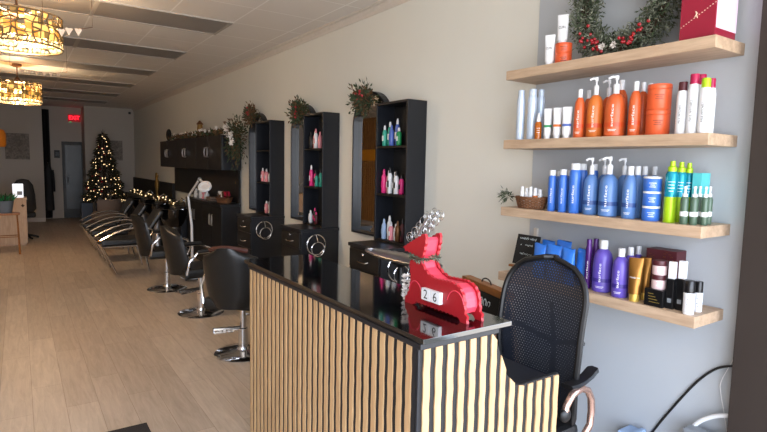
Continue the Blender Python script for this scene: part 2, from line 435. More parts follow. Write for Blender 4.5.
# pennant strings hanging from the tiles
def bunting(pts, size, label):
    t = thing('pennant_string', label, 'bunting', pts[0])
    b = Vector(pts[0]); q = [Vector(p) - b for p in pts]
    MB().tube([q[0] + Vector((-.12, 0, .04))] + q + [q[-1] + Vector((.1, .0, .03))], .003, 5).tube([q[0] + Vector((-.12, 0, .04)), Vector((q[0].x - .12, 0, HC - b.z))], .0015, 4).tube([q[-1] + Vector((.1, 0, .03)), Vector((q[-1].x + .1, 0, HC - b.z))], .0015, 4).build('string', 'stem', t)
    for p in q:
        MB().prism([(p.x - size/2, p.z), (p.x - size*.2, p.z + size*.12), (p.x, p.z + .0), (p.x + size*.2, p.z + size*.12), (p.x + size/2, p.z), (p.x, p.z - size)], 'y', p.y - .003, p.y + .003).build('pennant', 'pennant', t)
bunting([(.316, 4.95, 2.63), (.365, 4.95, 2.645), (.43, 4.95, 2.65)], .055, 'three cream pennants on a string beside the nearer drum pendant')
bunting([(.08 + .075*i, 8.0, 2.70 + .006*math.cos(i)) for i in range(6)], .045, 'string of small pennants above the farther drum pendant')

# ------------------------------------------------------------------ wall shelves
SX0 = 2.42; SX1 = XR - .0105; SY0 = 1.117; SY1 = 2.28
SH = {1: 2.2, 2: 1.795, 3: 1.393, 4: .995}
lab = {1: 'top oak floating shelf holding the wreath and gift bag', 2: 'second oak floating shelf, holding the orange bottles', 3: 'third oak floating shelf, holding the blue bottles', 4: 'lowest oak floating shelf, holding the purple bottles'}
for k, z in SH.items():
    o = MB().box(SX0, SX1, SY0, SY1, z - .052, z, bev=.0025).build('wall_shelf', 'shelf'); tag(o, lab[k], 'shelf', 'oak shelves on the wall')

# bottle profiles: (radius fraction, height fraction)
PR = {'round': [(.9, 0), (1, .02), (1, .5), (.97, .62), (.86, .73), (.62, .80), (.38, .835), (.34, .84)],
      'can': [(.94, 0), (1, .012), (1, .80), (.93, .84), (.8, .87)],
      'slim': [(.92, 0), (1, .015), (1, .72), (.9, .80), (.8, .83)],
      'small': [(.92, 0), (1, .02), (1, .66), (.8, .71), (.5, .74)],
      'wb': [(.94, 0), (1, .02), (1, .62), (.9, .64)]}
def rad_at(prof, z):
    for (r0, z0), (r1, z1) in zip(prof, prof[1:]):
        if z0 <= z <= z1: return r0 + (r1 - r0)*((z - z0)/max(1e-6, z1 - z0))
    return prof[-1][0]
def wrap_text(body, prof, r, h, zc, size, th0, mk, parent, shear=0, maxlen=None, vertical=True):
    vs, fs = tgeo(body, shear=shear); L = max(v.x for v in vs) - min(v.x for v in vs)
    s = size if maxlen is None else maxlen / L
    out = []
    for v in vs:
        if vertical: z = zc + v.x*s; a = th0 - (v.y*size)/r
        else: z = zc + v.y*s; a = th0 + (v.x*s)/r
        rr = rad_at(prof, min(.999, max(0, z/h)))*r + .0007
        out.append((rr*math.cos(a), rr*math.sin(a), z))
    return MB().add(out, fs).build('lettering', mk, parent)
def ring_band(prof, r, h, z0, z1, mk, parent, name='label_band', off=.0005):
    n = 20; q = [(rad_at(prof, z/h)*r + off, z) for z in (z0, (z0+z1)/2, z1)]
    vs = [(a*math.cos(2*PI*i/n), a*math.sin(2*PI*i/n), z) for a, z in q for i in range(n)]
    fs = [(j*n+i, j*n+(i+1) % n, (j+1)*n+(i+1) % n, (j+1)*n+i) for j in range(2) for i in range(n)]
    return MB().add(vs, fs, None, True).build(name, mk, parent)
def face_angle(x, y): return math.atan2(-y, -x)
def dash_lines(prof, r, h, z, mk, parent, th, widths, dz=.006):
    b = MB()
    for i, wd in enumerate(widths):
        zz = z - i*dz; rr = rad_at(prof, zz/h)*r + .0006; n = 5
        vs = []
        for k in range(n + 1):
            a = th + (k/n - .5)*wd/r; vs += [(rr*math.cos(a), rr*math.sin(a), zz), (rr*math.cos(a), rr*math.sin(a), zz + .0022)]
        b.add(vs, [(2*k, 2*k+2, 2*k+3, 2*k+1) for k in range(n)])
    return b.build('label_print', mk, parent)

def bottle(kind, x, y, z, r, h, body, cap, label, group=None, text=None, tmat='whiteink', band=None, name='bottle', cat='bottle', shear=0, capr=.42, lean=0):
    t = thing(name, label, cat, (x, y, z), 0, group)
    th = face_angle(x, y) - .28
    if kind == 'pump':
        pf = [(a, b*.84) for a, b in PR['round']]
        MB().lathe([(a*r, b*h) for a, b in pf], n=22).build('body', body, t)
        c = MB().lathe([(.30*r, .70*h), (.32*r, .84*h), (.26*r, .865*h), (.1*r, .87*h), (.1*r, .93*h), (.2*r, .935*h), (.2*r, 1.0*h), (.1*r, 1.0*h)], n=14)
        c.xf(Matrix.Identity(4))
        c.tube([(0, 0, .975*h), (-.3*r - .004, .25*r, .98*h), (-.62*r - .004, .5*r, .95*h)], .006, 6)
        c.build('pump_head', cap, t)
    else:
        pf = PR[kind]
        MB().lathe([(a*r, b*h) for a, b in pf], n=22).build('body', body, t)
        top = pf[-1][1]
        cr = {'round': capr, 'can': .8, 'slim': .78, 'small': .55, 'wb': .92}[kind]*r
        if kind == 'small':
            MB().lathe([(cr*1.2, .72*h), (cr*1.2, .80*h), (cr*.6, .81*h), (cr*.5, .93*h), (cr*.75, .94*h), (cr*.75, h), (cr*.3, h)], n=12).build('cap', cap, t)
        else:
            MB().lathe([(cr, (top - .01)*h), (cr, .985*h), (cr*.93, h)], n=16).build('cap', cap, t)
    if band: ring_band(pf, r, h, band[0]*h, band[1]*h, band[2], t)
    if text: wrap_text(text, pf, r, h, .38*h if kind != 'pump' else .34*h, min(.019, r*.62), th, tmat, t, shear, maxlen=.36*h)
    if kind in ('pump', 'round') and text: dash_lines(pf, r, h, .11*h, tmat, t, th, (r*.9, r*.7))
    return t
def squeeze_tube(x, y, z, r, h, body, cap, label, group=None, band=None, text=None, name='squeeze_tube', tmat='ink', capf=.12):
    t = thing(name, label, 'tube', (x, y, z), math.atan2(-x, y) * .0 + math.radians(40) - PI/2, group)
    n = 20; vs = []; fs = []; rows = 7
    for j in range(rows):
        u = j/(rows - 1); zz = h*(capf + (1 - capf)*u); fx = 1 - u; wd = r*(1 + .12*u)
        for i in range(n):
            a = 2*PI*i/n; vs.append((max(.0012, r*(fx**.8))*math.cos(a)*.9, wd*math.sin(a), zz))
    for j in range(rows - 1):
        for i in range(n): k = (i+1) % n; fs.append((j*n+i, j*n+k, (j+1)*n+k, (j+1)*n+i))
    fs.append(tuple(range(n))); fs.append(tuple((rows-1)*n + i for i in range(n)))
    MB().add(vs, fs, None, True).build('body', body, t)
    MB().lathe([(r*.8, 0), (r*.82, .01), (r*.84, h*capf)], n=16).build('cap', cap, t)
    if band:
        q = []
        for zz in (h*.38, h*.46):
            u = (zz/h - capf)/(1 - capf)
            for i in range(n):
                a = 2*PI*i/n; q.append(((r*((1-u)**.8)*.9 + .0006)*math.cos(a), (r*(1 + .12*u) + .0006)*math.sin(a), zz))
        MB().add(q, [(i, (i+1) % n, n + (i+1) % n, n + i) for i in range(n)], None, True).build('label_band', band, t)
    if text:
        vs2, fs2 = tgeo(text); L = max(v.x for v in vs2) - min(v.x for v in vs2); s = r*1.5/L
        zz = h*.55; u = (.55 - capf)/(1 - capf)
        MB().add([(-(r*((1-u)**.8)*.9*math.sqrt(max(0, 1 - (v.x*s/r)**2)) + .0015), -v.x*s, zz + v.y*s*1.2) for v in vs2], fs2).build('lettering', tmat, t)
    t.rotation_euler = (0, 0, math.radians(-2) + math.atan2(y, x) - .15)
    return t
def jar(x, y, z, r, h, body, lid, label, group=None, tmat='ink', band=None, lidh=.14, cat='jar'):
    t = thing('jar', label, cat, (x, y, z), 0, group)
    MB().lathe([(r*.94, 0), (r, .004), (r, h*(1 - lidh) - .002), (r*.96, h*(1 - lidh))], n=24).build('body', body, t)
    MB().lathe([(r*1.0, h*(1 - lidh)), (r*1.02, h*(1 - lidh) + .002), (r*1.02, h - .003), (r*.98, h)], n=24).build('lid', lid, t)
    pf = [(1, 0), (1, 1)]
    dash_lines(pf, r, h, h*.55, tmat, t, face_angle(x, y), (r*.8, r*.5, r*.65), .009)
    return t
U = 'surface'
# --- top shelf
squeeze_tube(2.46, 2.002, 2.2, .0245, .166, 'white', 'white', 'white squeeze tube standing on the top shelf left of the orange jar', text='CURL')
jar(2.5, 1.94, 2.2, .045, .058, 'orangejar', 'orangejar', 'lower orange jar of the stacked pair at the left of the top shelf', 'pair of orange jars on the top shelf')
jar(2.5, 1.94, 2.2585, .045, .054, 'orangejar', 'orangejar', 'upper orange jar of the pair at the left of the top shelf', 'pair of orange jars on the top shelf')
squeeze_tube(2.5, 1.952, 2.313, .027, .158, 'white', 'white', 'white squeeze tube balanced on top of the orange jars', text='CURL')
# --- second shelf
g = 'silver cans at the left of the second shelf'
bottle('can', 2.47, 2.199, 1.795, .0235, .29, 'silver', 'silver', 'pale silver-blue spray can, leftmost on the second shelf', g, name='spray_can', cat='spray can')
bottle('can', 2.48, 2.122, 1.795, .0265, .29, 'silver', 'silver', 'wider pale silver-blue spray can, second from the left end', g, name='spray_can', cat='spray can')
bottle('can', 2.56, 2.128, 1.795, .0225, .295, 'silver', 'silver', 'silver-blue spray can behind the amber dropper bottle', g, name='spray_can', cat='spray can')
t = thing('dropper_bottle', 'small amber bottle with a white dropper cap beside the silver cans', 'bottle', (2.455, 2.052, 1.795))
MB().lathe([(.019, 0), (.0195, .003), (.0195, .088), (.012, .098)], n=18).build('body', 'amber', t)
MB().lathe([(.0115, .096), (.0115, .122), (.007, .124), (.006, .146), (.003, .148)], n=12).build('cap', 'white', t)
dash_lines([(1, 0), (1, 1)], .0195, .1, .06, 'whiteink', t, face_angle(2.45, 2.05), (.02, .014, .018), .012)
for (y, r, b, w_) in ((1.991, .0198, 'greenb', 'green'), (1.927, .0204, 'orange2', 'orange'), (1.864, .0225, 'lav', 'blue')):
    squeeze_tube(2.46, y, 1.795, r, .168, 'white', 'white', 'white squeeze tube with a %s band on the second shelf' % w_, 'white squeeze tubes on the second shelf', band=b)
g = 'orange bottles on the second shelf'
bottle('round', 2.47, 1.795, 1.795, .0274, .254, 'orange', 'white', 'slim orange bottle with white cap, leftmost of the orange ones', g, U, band=(.2, .28, 'oband'))
bottle('round', 2.58, 1.821, 1.795, .0255, .262, 'orange', 'white', 'orange bottle half hidden behind the leftmost orange bottle', g)
bottle('pump', 2.49, 1.715, 1.795, .0405, .309, 'orange2', 'white', 'large orange pump bottle, left one of the front pair', g, U, band=(.16, .23, 'oband'))
bottle('pump', 2.6, 1.714, 1.795, .038, .308, 'orange', 'white', 'orange pump bottle in the back row between the two front pumps', g)
bottle('pump', 2.49, 1.601, 1.795, .049, .303, 'orange', 'white', 'largest orange pump bottle, right one of the front pair', g, U, band=(.16, .23, 'oband'))
bottle('round', 2.6, 1.642, 1.795, .033, .297, 'orange', 'white', 'tall orange bottle behind the largest orange pump bottle', g)
bottle('round', 2.485, 1.493, 1.795, .0292, .261, 'orange', 'white', 'orange bottle with white cap just left of the orange tubs', g, U, band=(.2, .28, 'oband'))
bottle('round', 2.56, 1.5, 1.795, .0256, .266, 'orange', 'white', 'orange bottle in the middle row beside the orange tubs', g)
bottle('round', 2.618, 1.498, 1.795, .0258, .266, 'orange', 'white', 'orange bottle at the back beside the orange tubs', g)
g = 'stacked orange tubs'
jar(2.5, 1.385, 1.795, .052, .118, 'orangejar', 'orangejar', 'big orange tub at the bottom of the stack on the second shelf', g, lidh=.2)
jar(2.5, 1.385, 1.9135, .052, .117, 'orangejar', 'orangejar', 'big orange tub on top of the other on the second shelf', g, lidh=.2)
g = 'white bottles at the right of the second shelf'
P_ = 'PAUL MITCHELL'
bottle('slim', 2.475, 1.265, 1.795, .0228, .232, 'white', 'maroon', 'white bottle with dark plum cap, left of the white group', g, P_, 'ink', shear=.25)
bottle('slim', 2.475, 1.217, 1.795, .0232, .261, 'white', 'magenta', 'white bottle with tall magenta cap, middle front of the white group', g, P_, 'ink', shear=.25)
bottle('slim', 2.475, 1.168, 1.795, .023, .237, 'white', 'lime', 'white bottle with lime green cap, right of the white group', g, P_, 'ink', shear=.25)
bottle('slim', 2.57, 1.232, 1.795, .0222, .271, 'white', 'magenta', 'white bottle with magenta cap behind the middle of the white group', g)
bottle('slim', 2.57, 1.190, 1.795, .0208, .248, 'white', 'magenta', 'white bottle with magenta cap behind the lime-capped bottle', g)
# --- third shelf
g = 'bright blue cans on the third shelf'
for a in ((2.47, 1.947, .0219, .229, 'leftmost bright blue can on the third shelf, beside the basket'), (2.47, 1.875, .0232, .234, 'second bright blue can in the front row, white label patch'), (2.48, 1.807, .0305, .267, 'tallest bright blue can in front, just left of the blue pumps'),
          (2.57, 1.975, .0205, .224, 'bright blue can behind the leftmost blue can'), (2.57, 1.905, .0187, .229, 'bright blue can behind and between the two short blue cans'), (2.56, 1.818, .0255, .267, 'blue can behind the tallest front blue can'), (2.62, 1.79, .0225, .266, 'blue can at the back wall left of the blue pumps')):
    bottle('can', a[0], a[1], 1.393, a[2], a[3], 'blue2', 'white', a[4], g, U if a[0] < 2.5 else None, name='spray_can', cat='spray can')
g = 'steel blue bottles on the third shelf'
bottle('pump', 2.49, 1.714, 1.393, .038, .298, 'blue', 'white', 'steel blue pump bottle, left of the two front pumps', g, U, band=(.18, .25, 'band'))
bottle('pump', 2.6, 1.714, 1.393, .0361, .299, 'blue', 'white', 'steel blue pump bottle in the back row, left', g)
bottle('pump', 2.49, 1.611, 1.393, .0475, .303, 'blue', 'white', 'largest steel blue pump bottle in the front row', g, U, band=(.18, .25, 'band'))
bottle('pump', 2.59, 1.592, 1.393, .0366, .299, 'blue', 'white', 'steel blue pump bottle behind and right of the largest pump', g)
bottle('round', 2.475, 1.488, 1.393, .034, .256, 'blue', 'white', 'steel blue capped bottle in front, left of the blue tubs', g, U, band=(.22, .3, 'band'))
bottle('round', 2.54, 1.49, 1.393, .0278, .257, 'blue', 'white', 'steel blue capped bottle, second of the row going back', g, capr=.5)
bottle('round', 2.598, 1.487, 1.393, .0245, .257, 'blue', 'white', 'steel blue capped bottle, third of the row going back', g, capr=.5)
bottle('round', 2.642, 1.462, 1.393, .02, .257, 'blue', 'white', 'steel blue capped bottle against the wall behind the blue tubs', g, capr=.6)
g = 'stacked blue tubs'
for k, w_ in enumerate(('bottom', 'middle', 'top')):
    jar(2.48, 1.378, 1.393 + .0698*k, .040, .0693, 'blue2', 'white', 'blue tub with white lid, %s of the stack of three' % w_, g, 'whiteink')
g = 'teal and lime spray cans'
for x, y, r, h, l in ((2.48, 1.29, .027, .282, 'teal spray can with lime bottom, front of its row of three'), (2.54, 1.28, .025, .279, 'teal spray can with lime bottom, middle of its row of three'), (2.6, 1.274, .0235, .276, 'teal spray can with lime bottom, back of its row of three')):
    t = thing('spray_can', l, 'spray can', (x, y, 1.393), 0, g)
    MB().lathe([(r*.94, 0), (r, .004), (r, h*.42)], n=22).build('lime_base', 'lime', t)
    MB().lathe([(r, h*.42), (r, h*.78), (r*.8, h*.82), (r*.75, h*.83)], n=22).build('body', 'teal', t)
    MB().lathe([(r*.72, h*.83), (r*.72, h*.9), (r*.45, h*.92), (r*.42, h), (r*.3, h)], n=14).build('cap', 'lime', t)
    th = face_angle(x, y); pf = [(1, 0), (1, 1)]
    dash_lines(pf, r, h, h*.66, 'whiteink', t, th, (r*1.1, r*.9, r*1.1, r*.7), .014)
o = MB().box(-.04, .04, -.021, .021, 0, .23, bev=.002).build('carton', 'aqua'); o.location = (2.61, 1.222, 1.393); tag(o, 'aqua carton standing behind the small dark green bottles', 'box')
g = 'small dark green bottles with white sprayers'
for x, y, r, l in ((2.455, 1.213, .0168, 'dark green mini bottle, leftmost of the five, in front'), (2.47, 1.179, .0162, 'dark green mini bottle, second from the left in front'), (2.53, 1.186, .0155, 'dark green mini bottle, behind the second one'), (2.5, 1.147, .0142, 'dark green mini bottle at the right in front'), (2.56, 1.157, .0134, 'dark green mini bottle, rearmost at the right end')):
    bottle('small', x, y, 1.393, r, .171, 'forest', 'white', l, g, band=(.22, .34, 'white'))
# basket with minis and greenery
t = thing('wicker_basket', 'small oval wicker basket of white sample bottles on the third shelf', 'basket', (2.50, 2.115, 1.393))
b = MB(); n = 30
for j in range(8):
    z = .006 + j*.0075; k = 1 + .22*j/7
    b.tube([(.055*k*math.cos(2*PI*i/n), .085*k*math.sin(2*PI*i/n), z + (.0022 if (i + j) % 2 else -.0022)) for i in range(n)], .0042, 5, closed=True)
for i in range(15):
    a = 2*PI*i/15; b.tube([(.055*math.cos(a), .085*math.sin(a), 0), (.0675*math.cos(a), .104*math.sin(a), .064)], .003, 4)
b.lathe([(.05, .001), (.052, .004)], n=20, sx=1, sy=1.55)
b.build('basket_body', 'wicker', t)
q = MB(); q.tube([(.067*math.cos(2*PI*i/n), .104*math.sin(2*PI*i/n), .066) for i in range(n)], .006, 6, closed=True); q.build('rim', 'wicker', t)
for i, (dx, dy, h, lb) in enumerate(((-.02, .055, .10, 'leftmost'), (-.01, .028, .092, 'second from left'), (-.015, -.004, .1, 'middle'), (-.01, -.034, .095, 'orange-banded'), (-.0, -.062, .088, 'rightmost'), (.03, .03, .09, 'back left'), (.03, -.02, .088, 'back right'))):
    bt = thing('sample_bottle', 'tiny white sample bottle in the wicker basket, %s' % lb, 'bottle', (2.5 + dx, 2.115 + dy, 1.399), 0, 'sample bottles in the basket')
    h += .022; MB().lathe([(.0125, 0), (.0135, .002), (.0135, h*.72), (.010, h*.78)], n=12).build('body', 'white', bt)
    MB().lathe([(.0105, h*.77), (.0105, h)], n=10).build('cap', 'white', bt)
    if i == 3: ring_band([(1, 0), (1, 1)], .0135, h, h*.4, h*.62, 'orange2', bt)
b = MB()
for i in range(160):
    c = Vector((2.465, 2.268, 1.46)); d = Vector((random.gauss(-.3, .6), random.gauss(.3, .7), random.gauss(.1, .6)))
    b.leaf(c + d*.02, d, random.uniform(.018, .034), .006, 'pineg' if i % 3 else 'frost')
b.tube([(2.47, 2.21, 1.455), (2.465, 2.265, 1.46)], .003, 5, 'twig')
tag(b.build('greenery_sprig'), 'dark green sprig poking out at the left of the wicker basket', 'sprig')
# --- fourth shelf
g = 'plum spray cans on the lowest shelf'
bottle('can', 2.5, 1.712, .995, .0165, .265, 'plum', 'plum', 'slim plum spray can in front, left of the purple bottles', g, U, name='spray_can', cat='spray can')
bottle('can', 2.545, 1.702, .995, .0165, .266, 'plum', 'plum', 'slim plum spray can behind the other plum can', g, name='spray_can', cat='spray can')
g = 'purple bottles on the lowest shelf'
bottle('round', 2.51, 1.632, .995, .049, .27, 'purple', 'white', 'largest purple bottle with white cap', g, U, band=(.2, .27, 'pband'), capr=.42)
bottle('round', 2.48, 1.513, .995, .0397, .245, 'purple', 'white', 'smaller purple bottle in front, left of the gold tubes', g, U, band=(.2, .28, 'pband'))
bottle('round', 2.565, 1.515, .995, .0325, .245, 'purple', 'white', 'purple bottle behind the smaller front one', g)
bottle('round', 2.63, 1.511, .995, .029, .246, 'purple', 'white', 'purple bottle against the wall, rearmost of the purple ones', g)
g = 'gold tubes on the lowest shelf'
squeeze_tube(2.465, 1.425, .995, .030, .212, 'gold', 'goldcap', 'gold squeeze tube with yellow cap and white script, in front', g, text='blonde me', tmat='whiteink', capf=.17)
squeeze_tube(2.53, 1.412, .995, .021, .209, 'gold', 'goldcap', 'gold squeeze tube, middle of the three', g, capf=.17)
squeeze_tube(2.60, 1.464, .995, .014, .201, 'bronze', 'bronze', 'bronze squeeze tube, rearmost of the three', g, capf=.17)
t = thing('product_box', 'black carton with faint gold print under the maroon jars', 'box', (2.48, 1.316, .995))
MB().box(-.042, .042, -.044, .044, 0, .081, bev=.002).build('carton', 'darkcap', t)
b = MB()
for i in range(4): b.box(-.0432, -.0425, -.03 + .01*i, .02 + .002*i, .02 + i*.013, .022 + i*.013)
b.build('label_print', 'goldcap', t)
for k, w_ in enumerate(('lower', 'upper')):
    j = jar(2.48, 1.317, 1.0765 + .0675*k, .0315, .067, 'palejar', 'maroon', '%s maroon-lidded pale jar on the black carton' % w_, 'maroon jars on the black carton', 'whiteink', lidh=.35)
t = thing('gift_carton', 'tall dark maroon patterned box behind the stacked jars', 'box', (2.63, 1.37, .995))
MB().box(-.045, .045, -.075, .075, 0, .25, bev=.002).build('carton', 'maroon', t)
b = MB()
for i in range(26):
    yy = random.uniform(-.068, .06); zz = random.uniform(.16, .24); b.box(-.0462, -.0453, yy, yy + .012, zz, zz + .003)
b.build('label_print', 'bronze', t)
g = 'square black bottles with white caps'
for x, y, h, l in ((2.475, 1.253, .22, 'square black bottle with white cap, left one of two'), (2.49, 1.215, .228, 'square black bottle with white cap, right one of two')):
    t = thing('bottle', l, 'bottle', (x, y, .995), 0, g)
    MB().box(-.016, .016, -.0165, .0165, 0, h*.64, bev=.003).build('body', 'darkcap', t)
    MB().box(-.0125, .0125, -.014, .014, h*.64, h, bev=.002).build('cap', 'white', t)
    MB().box(-.0166, -.0162, -.009, .009, .03, .05).build('label_print', 'grey', t)
g = 'short white bottles with black caps'
for x, y, r, h, l in ((2.455, 1.163, .0233, .151, 'short white bottle with black cap at the right end, in front'), (2.535, 1.161, .0175, .139, 'short white bottle with black cap at the right end, behind')):
    t = bottle('wb', x, y, .995, r, h, 'white', 'darkcap', l, g)
    dash_lines([(1, 0), (1, 1)], r, h, h*.45, 'ink', t, face_angle(x, y), (r*.7, r*.5, r*.8, r*.4), .012)
# blue crimped tubes
g = 'blue crimped tubes on the lowest shelf'
for i, (x, y, w_, h, l) in enumerate(((2.49, 2.025, .042, .20, 'bright blue crimped pouch, first from the chalk sign'), (2.49, 1.925, .046, .205, 'bright blue crimped pouch, second from the chalk sign'), (2.48, 1.822, .038, .20, 'bright blue crimped pouch, third from the chalk sign'), (2.535, 1.775, .03, .2, 'bright blue crimped pouch beside the plum cans'), (2.58, 1.93, .05, .222, 'bright blue crimped pouch in the back row, middle'), (2.58, 2.04, .045, .21, 'bright blue crimped pouch in the back row, left'))):
    t = thing('pouch', l, 'pouch', (x, y, .995), math.radians(random.uniform(-6, 6)), g)
    vs = []; n = 16
    for j, (u, fx) in enumerate(((0, .7), (.03, 1), (.5, .9), (.85, .45), (.93, .1), (1, .08))):
        for k in range(n):
            a = 2*PI*k/n; vs.append((.026*fx*math.cos(a), w_*(1 if u < .9 else 1.04)*(1 if abs(math.sin(a)) < 2 else 1)*math.copysign(abs(math.sin(a))**.6, math.sin(a)), u*h + (.004*math.sin(3*a) if u == 1 else 0)))
    fs = [(j*n+k, j*n+(k+1) % n, (j+1)*n+(k+1) % n, (j+1)*n+k) for j in range(5) for k in range(n)] + [tuple(range(n)), tuple(5*n+k for k in range(n))]
    MB().add(vs, fs, None, True).build('body', 'bag', t)
    MB().box(-.0275, -.0262, -w_*.5, w_*.4, h*.3, h*.315).build('label_print', 'whiteink', t)
def scribble(mb, x, ya, yb, z, amp, n, r):
    # a line of chalk handwriting: one looping stroke per letter
    rg = random.Random(int(z*1000) + n); st_ = (yb - ya)/n
    for i in range(n):
        if rg.random() < .14: continue
        c = ya + st_*(i + .5); hgt = amp*rg.choice((.6, .6, 1.0, 1.25)); ph = rg.uniform(0, 6)
        mb.tube([(x, c + st_*.42*math.cos(ph + k*.95)*(1 - .04*k), z + hgt*.5*math.sin(ph + k*.95*rg.choice((1, 1, 1.3)))) for k in range(6)], r*.5, 4)
# leaning chalk sign on a little wooden easel
t = thing('chalk_sign', 'small black chalk sign with white writing on a wooden easel, left end of lowest shelf', 'sign', (2.5, 2.165, .995), math.radians(0))
sg = MB().box(-.004, .004, -.085, .085, .05, .235).xf(Matrix.Translation((0, 0, 0)) @ Matrix.Shear('YZ', 4, (.0, .0)) @ Matrix.Rotation(math.radians(14), 4, 'Y'))
sg.build('board', 'board', t)
tl = MB()
scribble(tl, -.0052, .062, -.062, .212, .013, 13, .0022); scribble(tl, -.0052, .05, -.045, .172, .011, 8, .0018); scribble(tl, -.0052, .055, -.05, .118, .01, 9, .0018)
tl.prism([(.0, .062), (.014, .078), (.01, .087), (.0, .082), (-.01, .087), (-.014, .078)], 'x', -.0056, -.0041)
tl.xf(Matrix.Rotation(math.radians(14), 4, 'Y')); tl.build('chalk_writing', 'chalk', t)
MB().tube([(.012, .05, 0), (.066, .045, .21)], .006).tube([(.012, -.05, 0), (.066, -.045, .21)], .006).tube([(.1, 0, 0), (.055, 0, .21)], .006).box(-.035, -.01, -.075, .075, .035, .048).build('easel', 'pine', t)

# --- gift bag
t = thing('gift_box', 'glossy dark red gift box with a pale pink end on the top shelf', 'box', (2.545, 1.213, 2.2))
MB().box(-.093, .093, -.075, .075, 0, .36, bev=.003).build('body', 'giftred', t)
MB().box(-.09, .09, -.0775, -.0752, .038, .358).build('end_panel', 'pink', t)
b = MB()
for i in range(14): b.box(-.0945, -.0932, .07 - i*.0106, .0655 - i*.0106, .06 + i*.0062, .0625 + i*.0062)
b.tube([(-.095, .012, .095), (-.097, .006, .105), (-.095, .0, .11), (-.097, .008, .12), (-.095, .0, .09)], .0015, 5)
b.build('ribbon_stitch', 'pennant', t)
# --- wreath
t = thing('christmas_wreath', 'frosted evergreen wreath with red berries leaning on the wall above the top shelf', 'wreath', (2.58, 1.65, 2.475))
ring = MB(); RM = .222
ring.tube([(0, RM*math.cos(2*PI*i/36), RM*math.sin(2*PI*i/36)) for i in range(36)], .022, 6, closed=True); ring.build('ring', 'twig', t)
fo = MB()
for i in range(1500):
    a = random.uniform(0, 2*PI); ph = random.uniform(0, 2*PI); rad = Vector((0, math.cos(a), math.sin(a)))
    out = rad*math.cos(ph) + Vector((-1, 0, 0))*math.sin(ph)
    if out.x > .3: out.x *= .25
    tn = Vector((0, -math.sin(a), math.cos(a)))
    d = (out + tn*random.uniform(.1, .8) + Vector([random.gauss(0, .3) for _ in range(3)])).normalized()
    p = rad*RM + out*.02
    L = random.uniform(.055, .10)
    mk = random.choice(('frost', 'frost', 'pineg'))
    for k in range(5):
        q = p + d*L*k/5
        e = (d*.6 + Vector([random.gauss(0, .7) for _ in range(3)])).normalized()
        if q.x > .085: q.x = .085
        fo.leaf(q, e, random.uniform(.02, .036), .009, mk)
for v in range(len(fo.v)):
    if fo.v[v][0] > .093: fo.v[v] = (.093, fo.v[v][1], fo.v[v][2])
    if fo.v[v][2] < -.2745: fo.v[v] = (fo.v[v][0], fo.v[v][1], -.2745)
fo.build('foliage', None, t)
for i in range(9):
    a = (-2.35, -2.15, -1.9, -1.2, -.95, -.75, .3, 1.4, 2.6)[i]
    for k in range(6):
        MB().ball((-.085 + random.gauss(0, .008), (RM - .01)*-math.cos(a + PI) + random.gauss(0, .018), RM*math.sin(a) + random.gauss(0, .018)), .0085, n=7, k=5).build('berry', 'berry', t)
for a in (-1.65, -1.35): 
    b = MB()
    for k in range(30):
        d = Vector((random.gauss(-.6, .4), random.gauss(0, 1), random.gauss(0, 1)))
        b.leaf((-.085, RM*math.cos(a), RM*math.sin(a)), d, .022, .010)
    b.build('white_flower', 'flower', t)

# ------------------------------------------------------------------ station furniture
def swag(name, label, c, R_, n, mats, droop=0, berries=6, flowers=0):
    t = thing(name, label, 'garland', c)
    b = MB(); b.tube([(0, R_*.8, 0), (0, 0, R_*.2), (0, -R_*.8, 0)], .006, 6, 'twig')
    for i in range(n):
        p = Vector((random.gauss(0, .25)*R_, random.gauss(0, .42)*R_, random.gauss(0, .42)*R_ - (abs(random.gauss(0, droop)) if droop else 0)))
        p.x = max(-R_*.6, min(.1, p.x)); p.y = max(-R_*1.2, min(R_*1.05, p.y))
        d = Vector((p.x - .2*R_, p.y, p.z + .3*R_)) + Vector([random.gauss(0, .4*R_) for _ in range(3)])
        b.leaf(p, d, random.uniform(.035, .065), random.uniform(.012, .024), random.choice(mats))
    for i, v in enumerate(b.v):
        lim = 2.632 if name == 'evergreen_swag' else XR - .004
        yl = 7.616 if name == 'flower_swag' else 99
        b.v[i] = (min(v[0], lim - c[0]), min(v[1], yl - c[1]), v[2])
    b.build('foliage', None, t)
    if berries:
        for i in range(berries): MB().ball((-R_*.45, random.gauss(0, .35)*R_, random.gauss(.25, .3)*R_), .013, n=8, k=6).build('berry', 'berry', t)
    for i in range(flowers):
        q = MB(); cc = Vector((-R_*.5, random.uniform(-1, 1)*R_*.8, random.uniform(-.9, .5)*R_))
        for k in range(14): q.leaf(cc, Vector([random.gauss(0, 1) for _ in range(3)]), .05, .03)
        q.build('white_flower', 'flower', t)
    return t

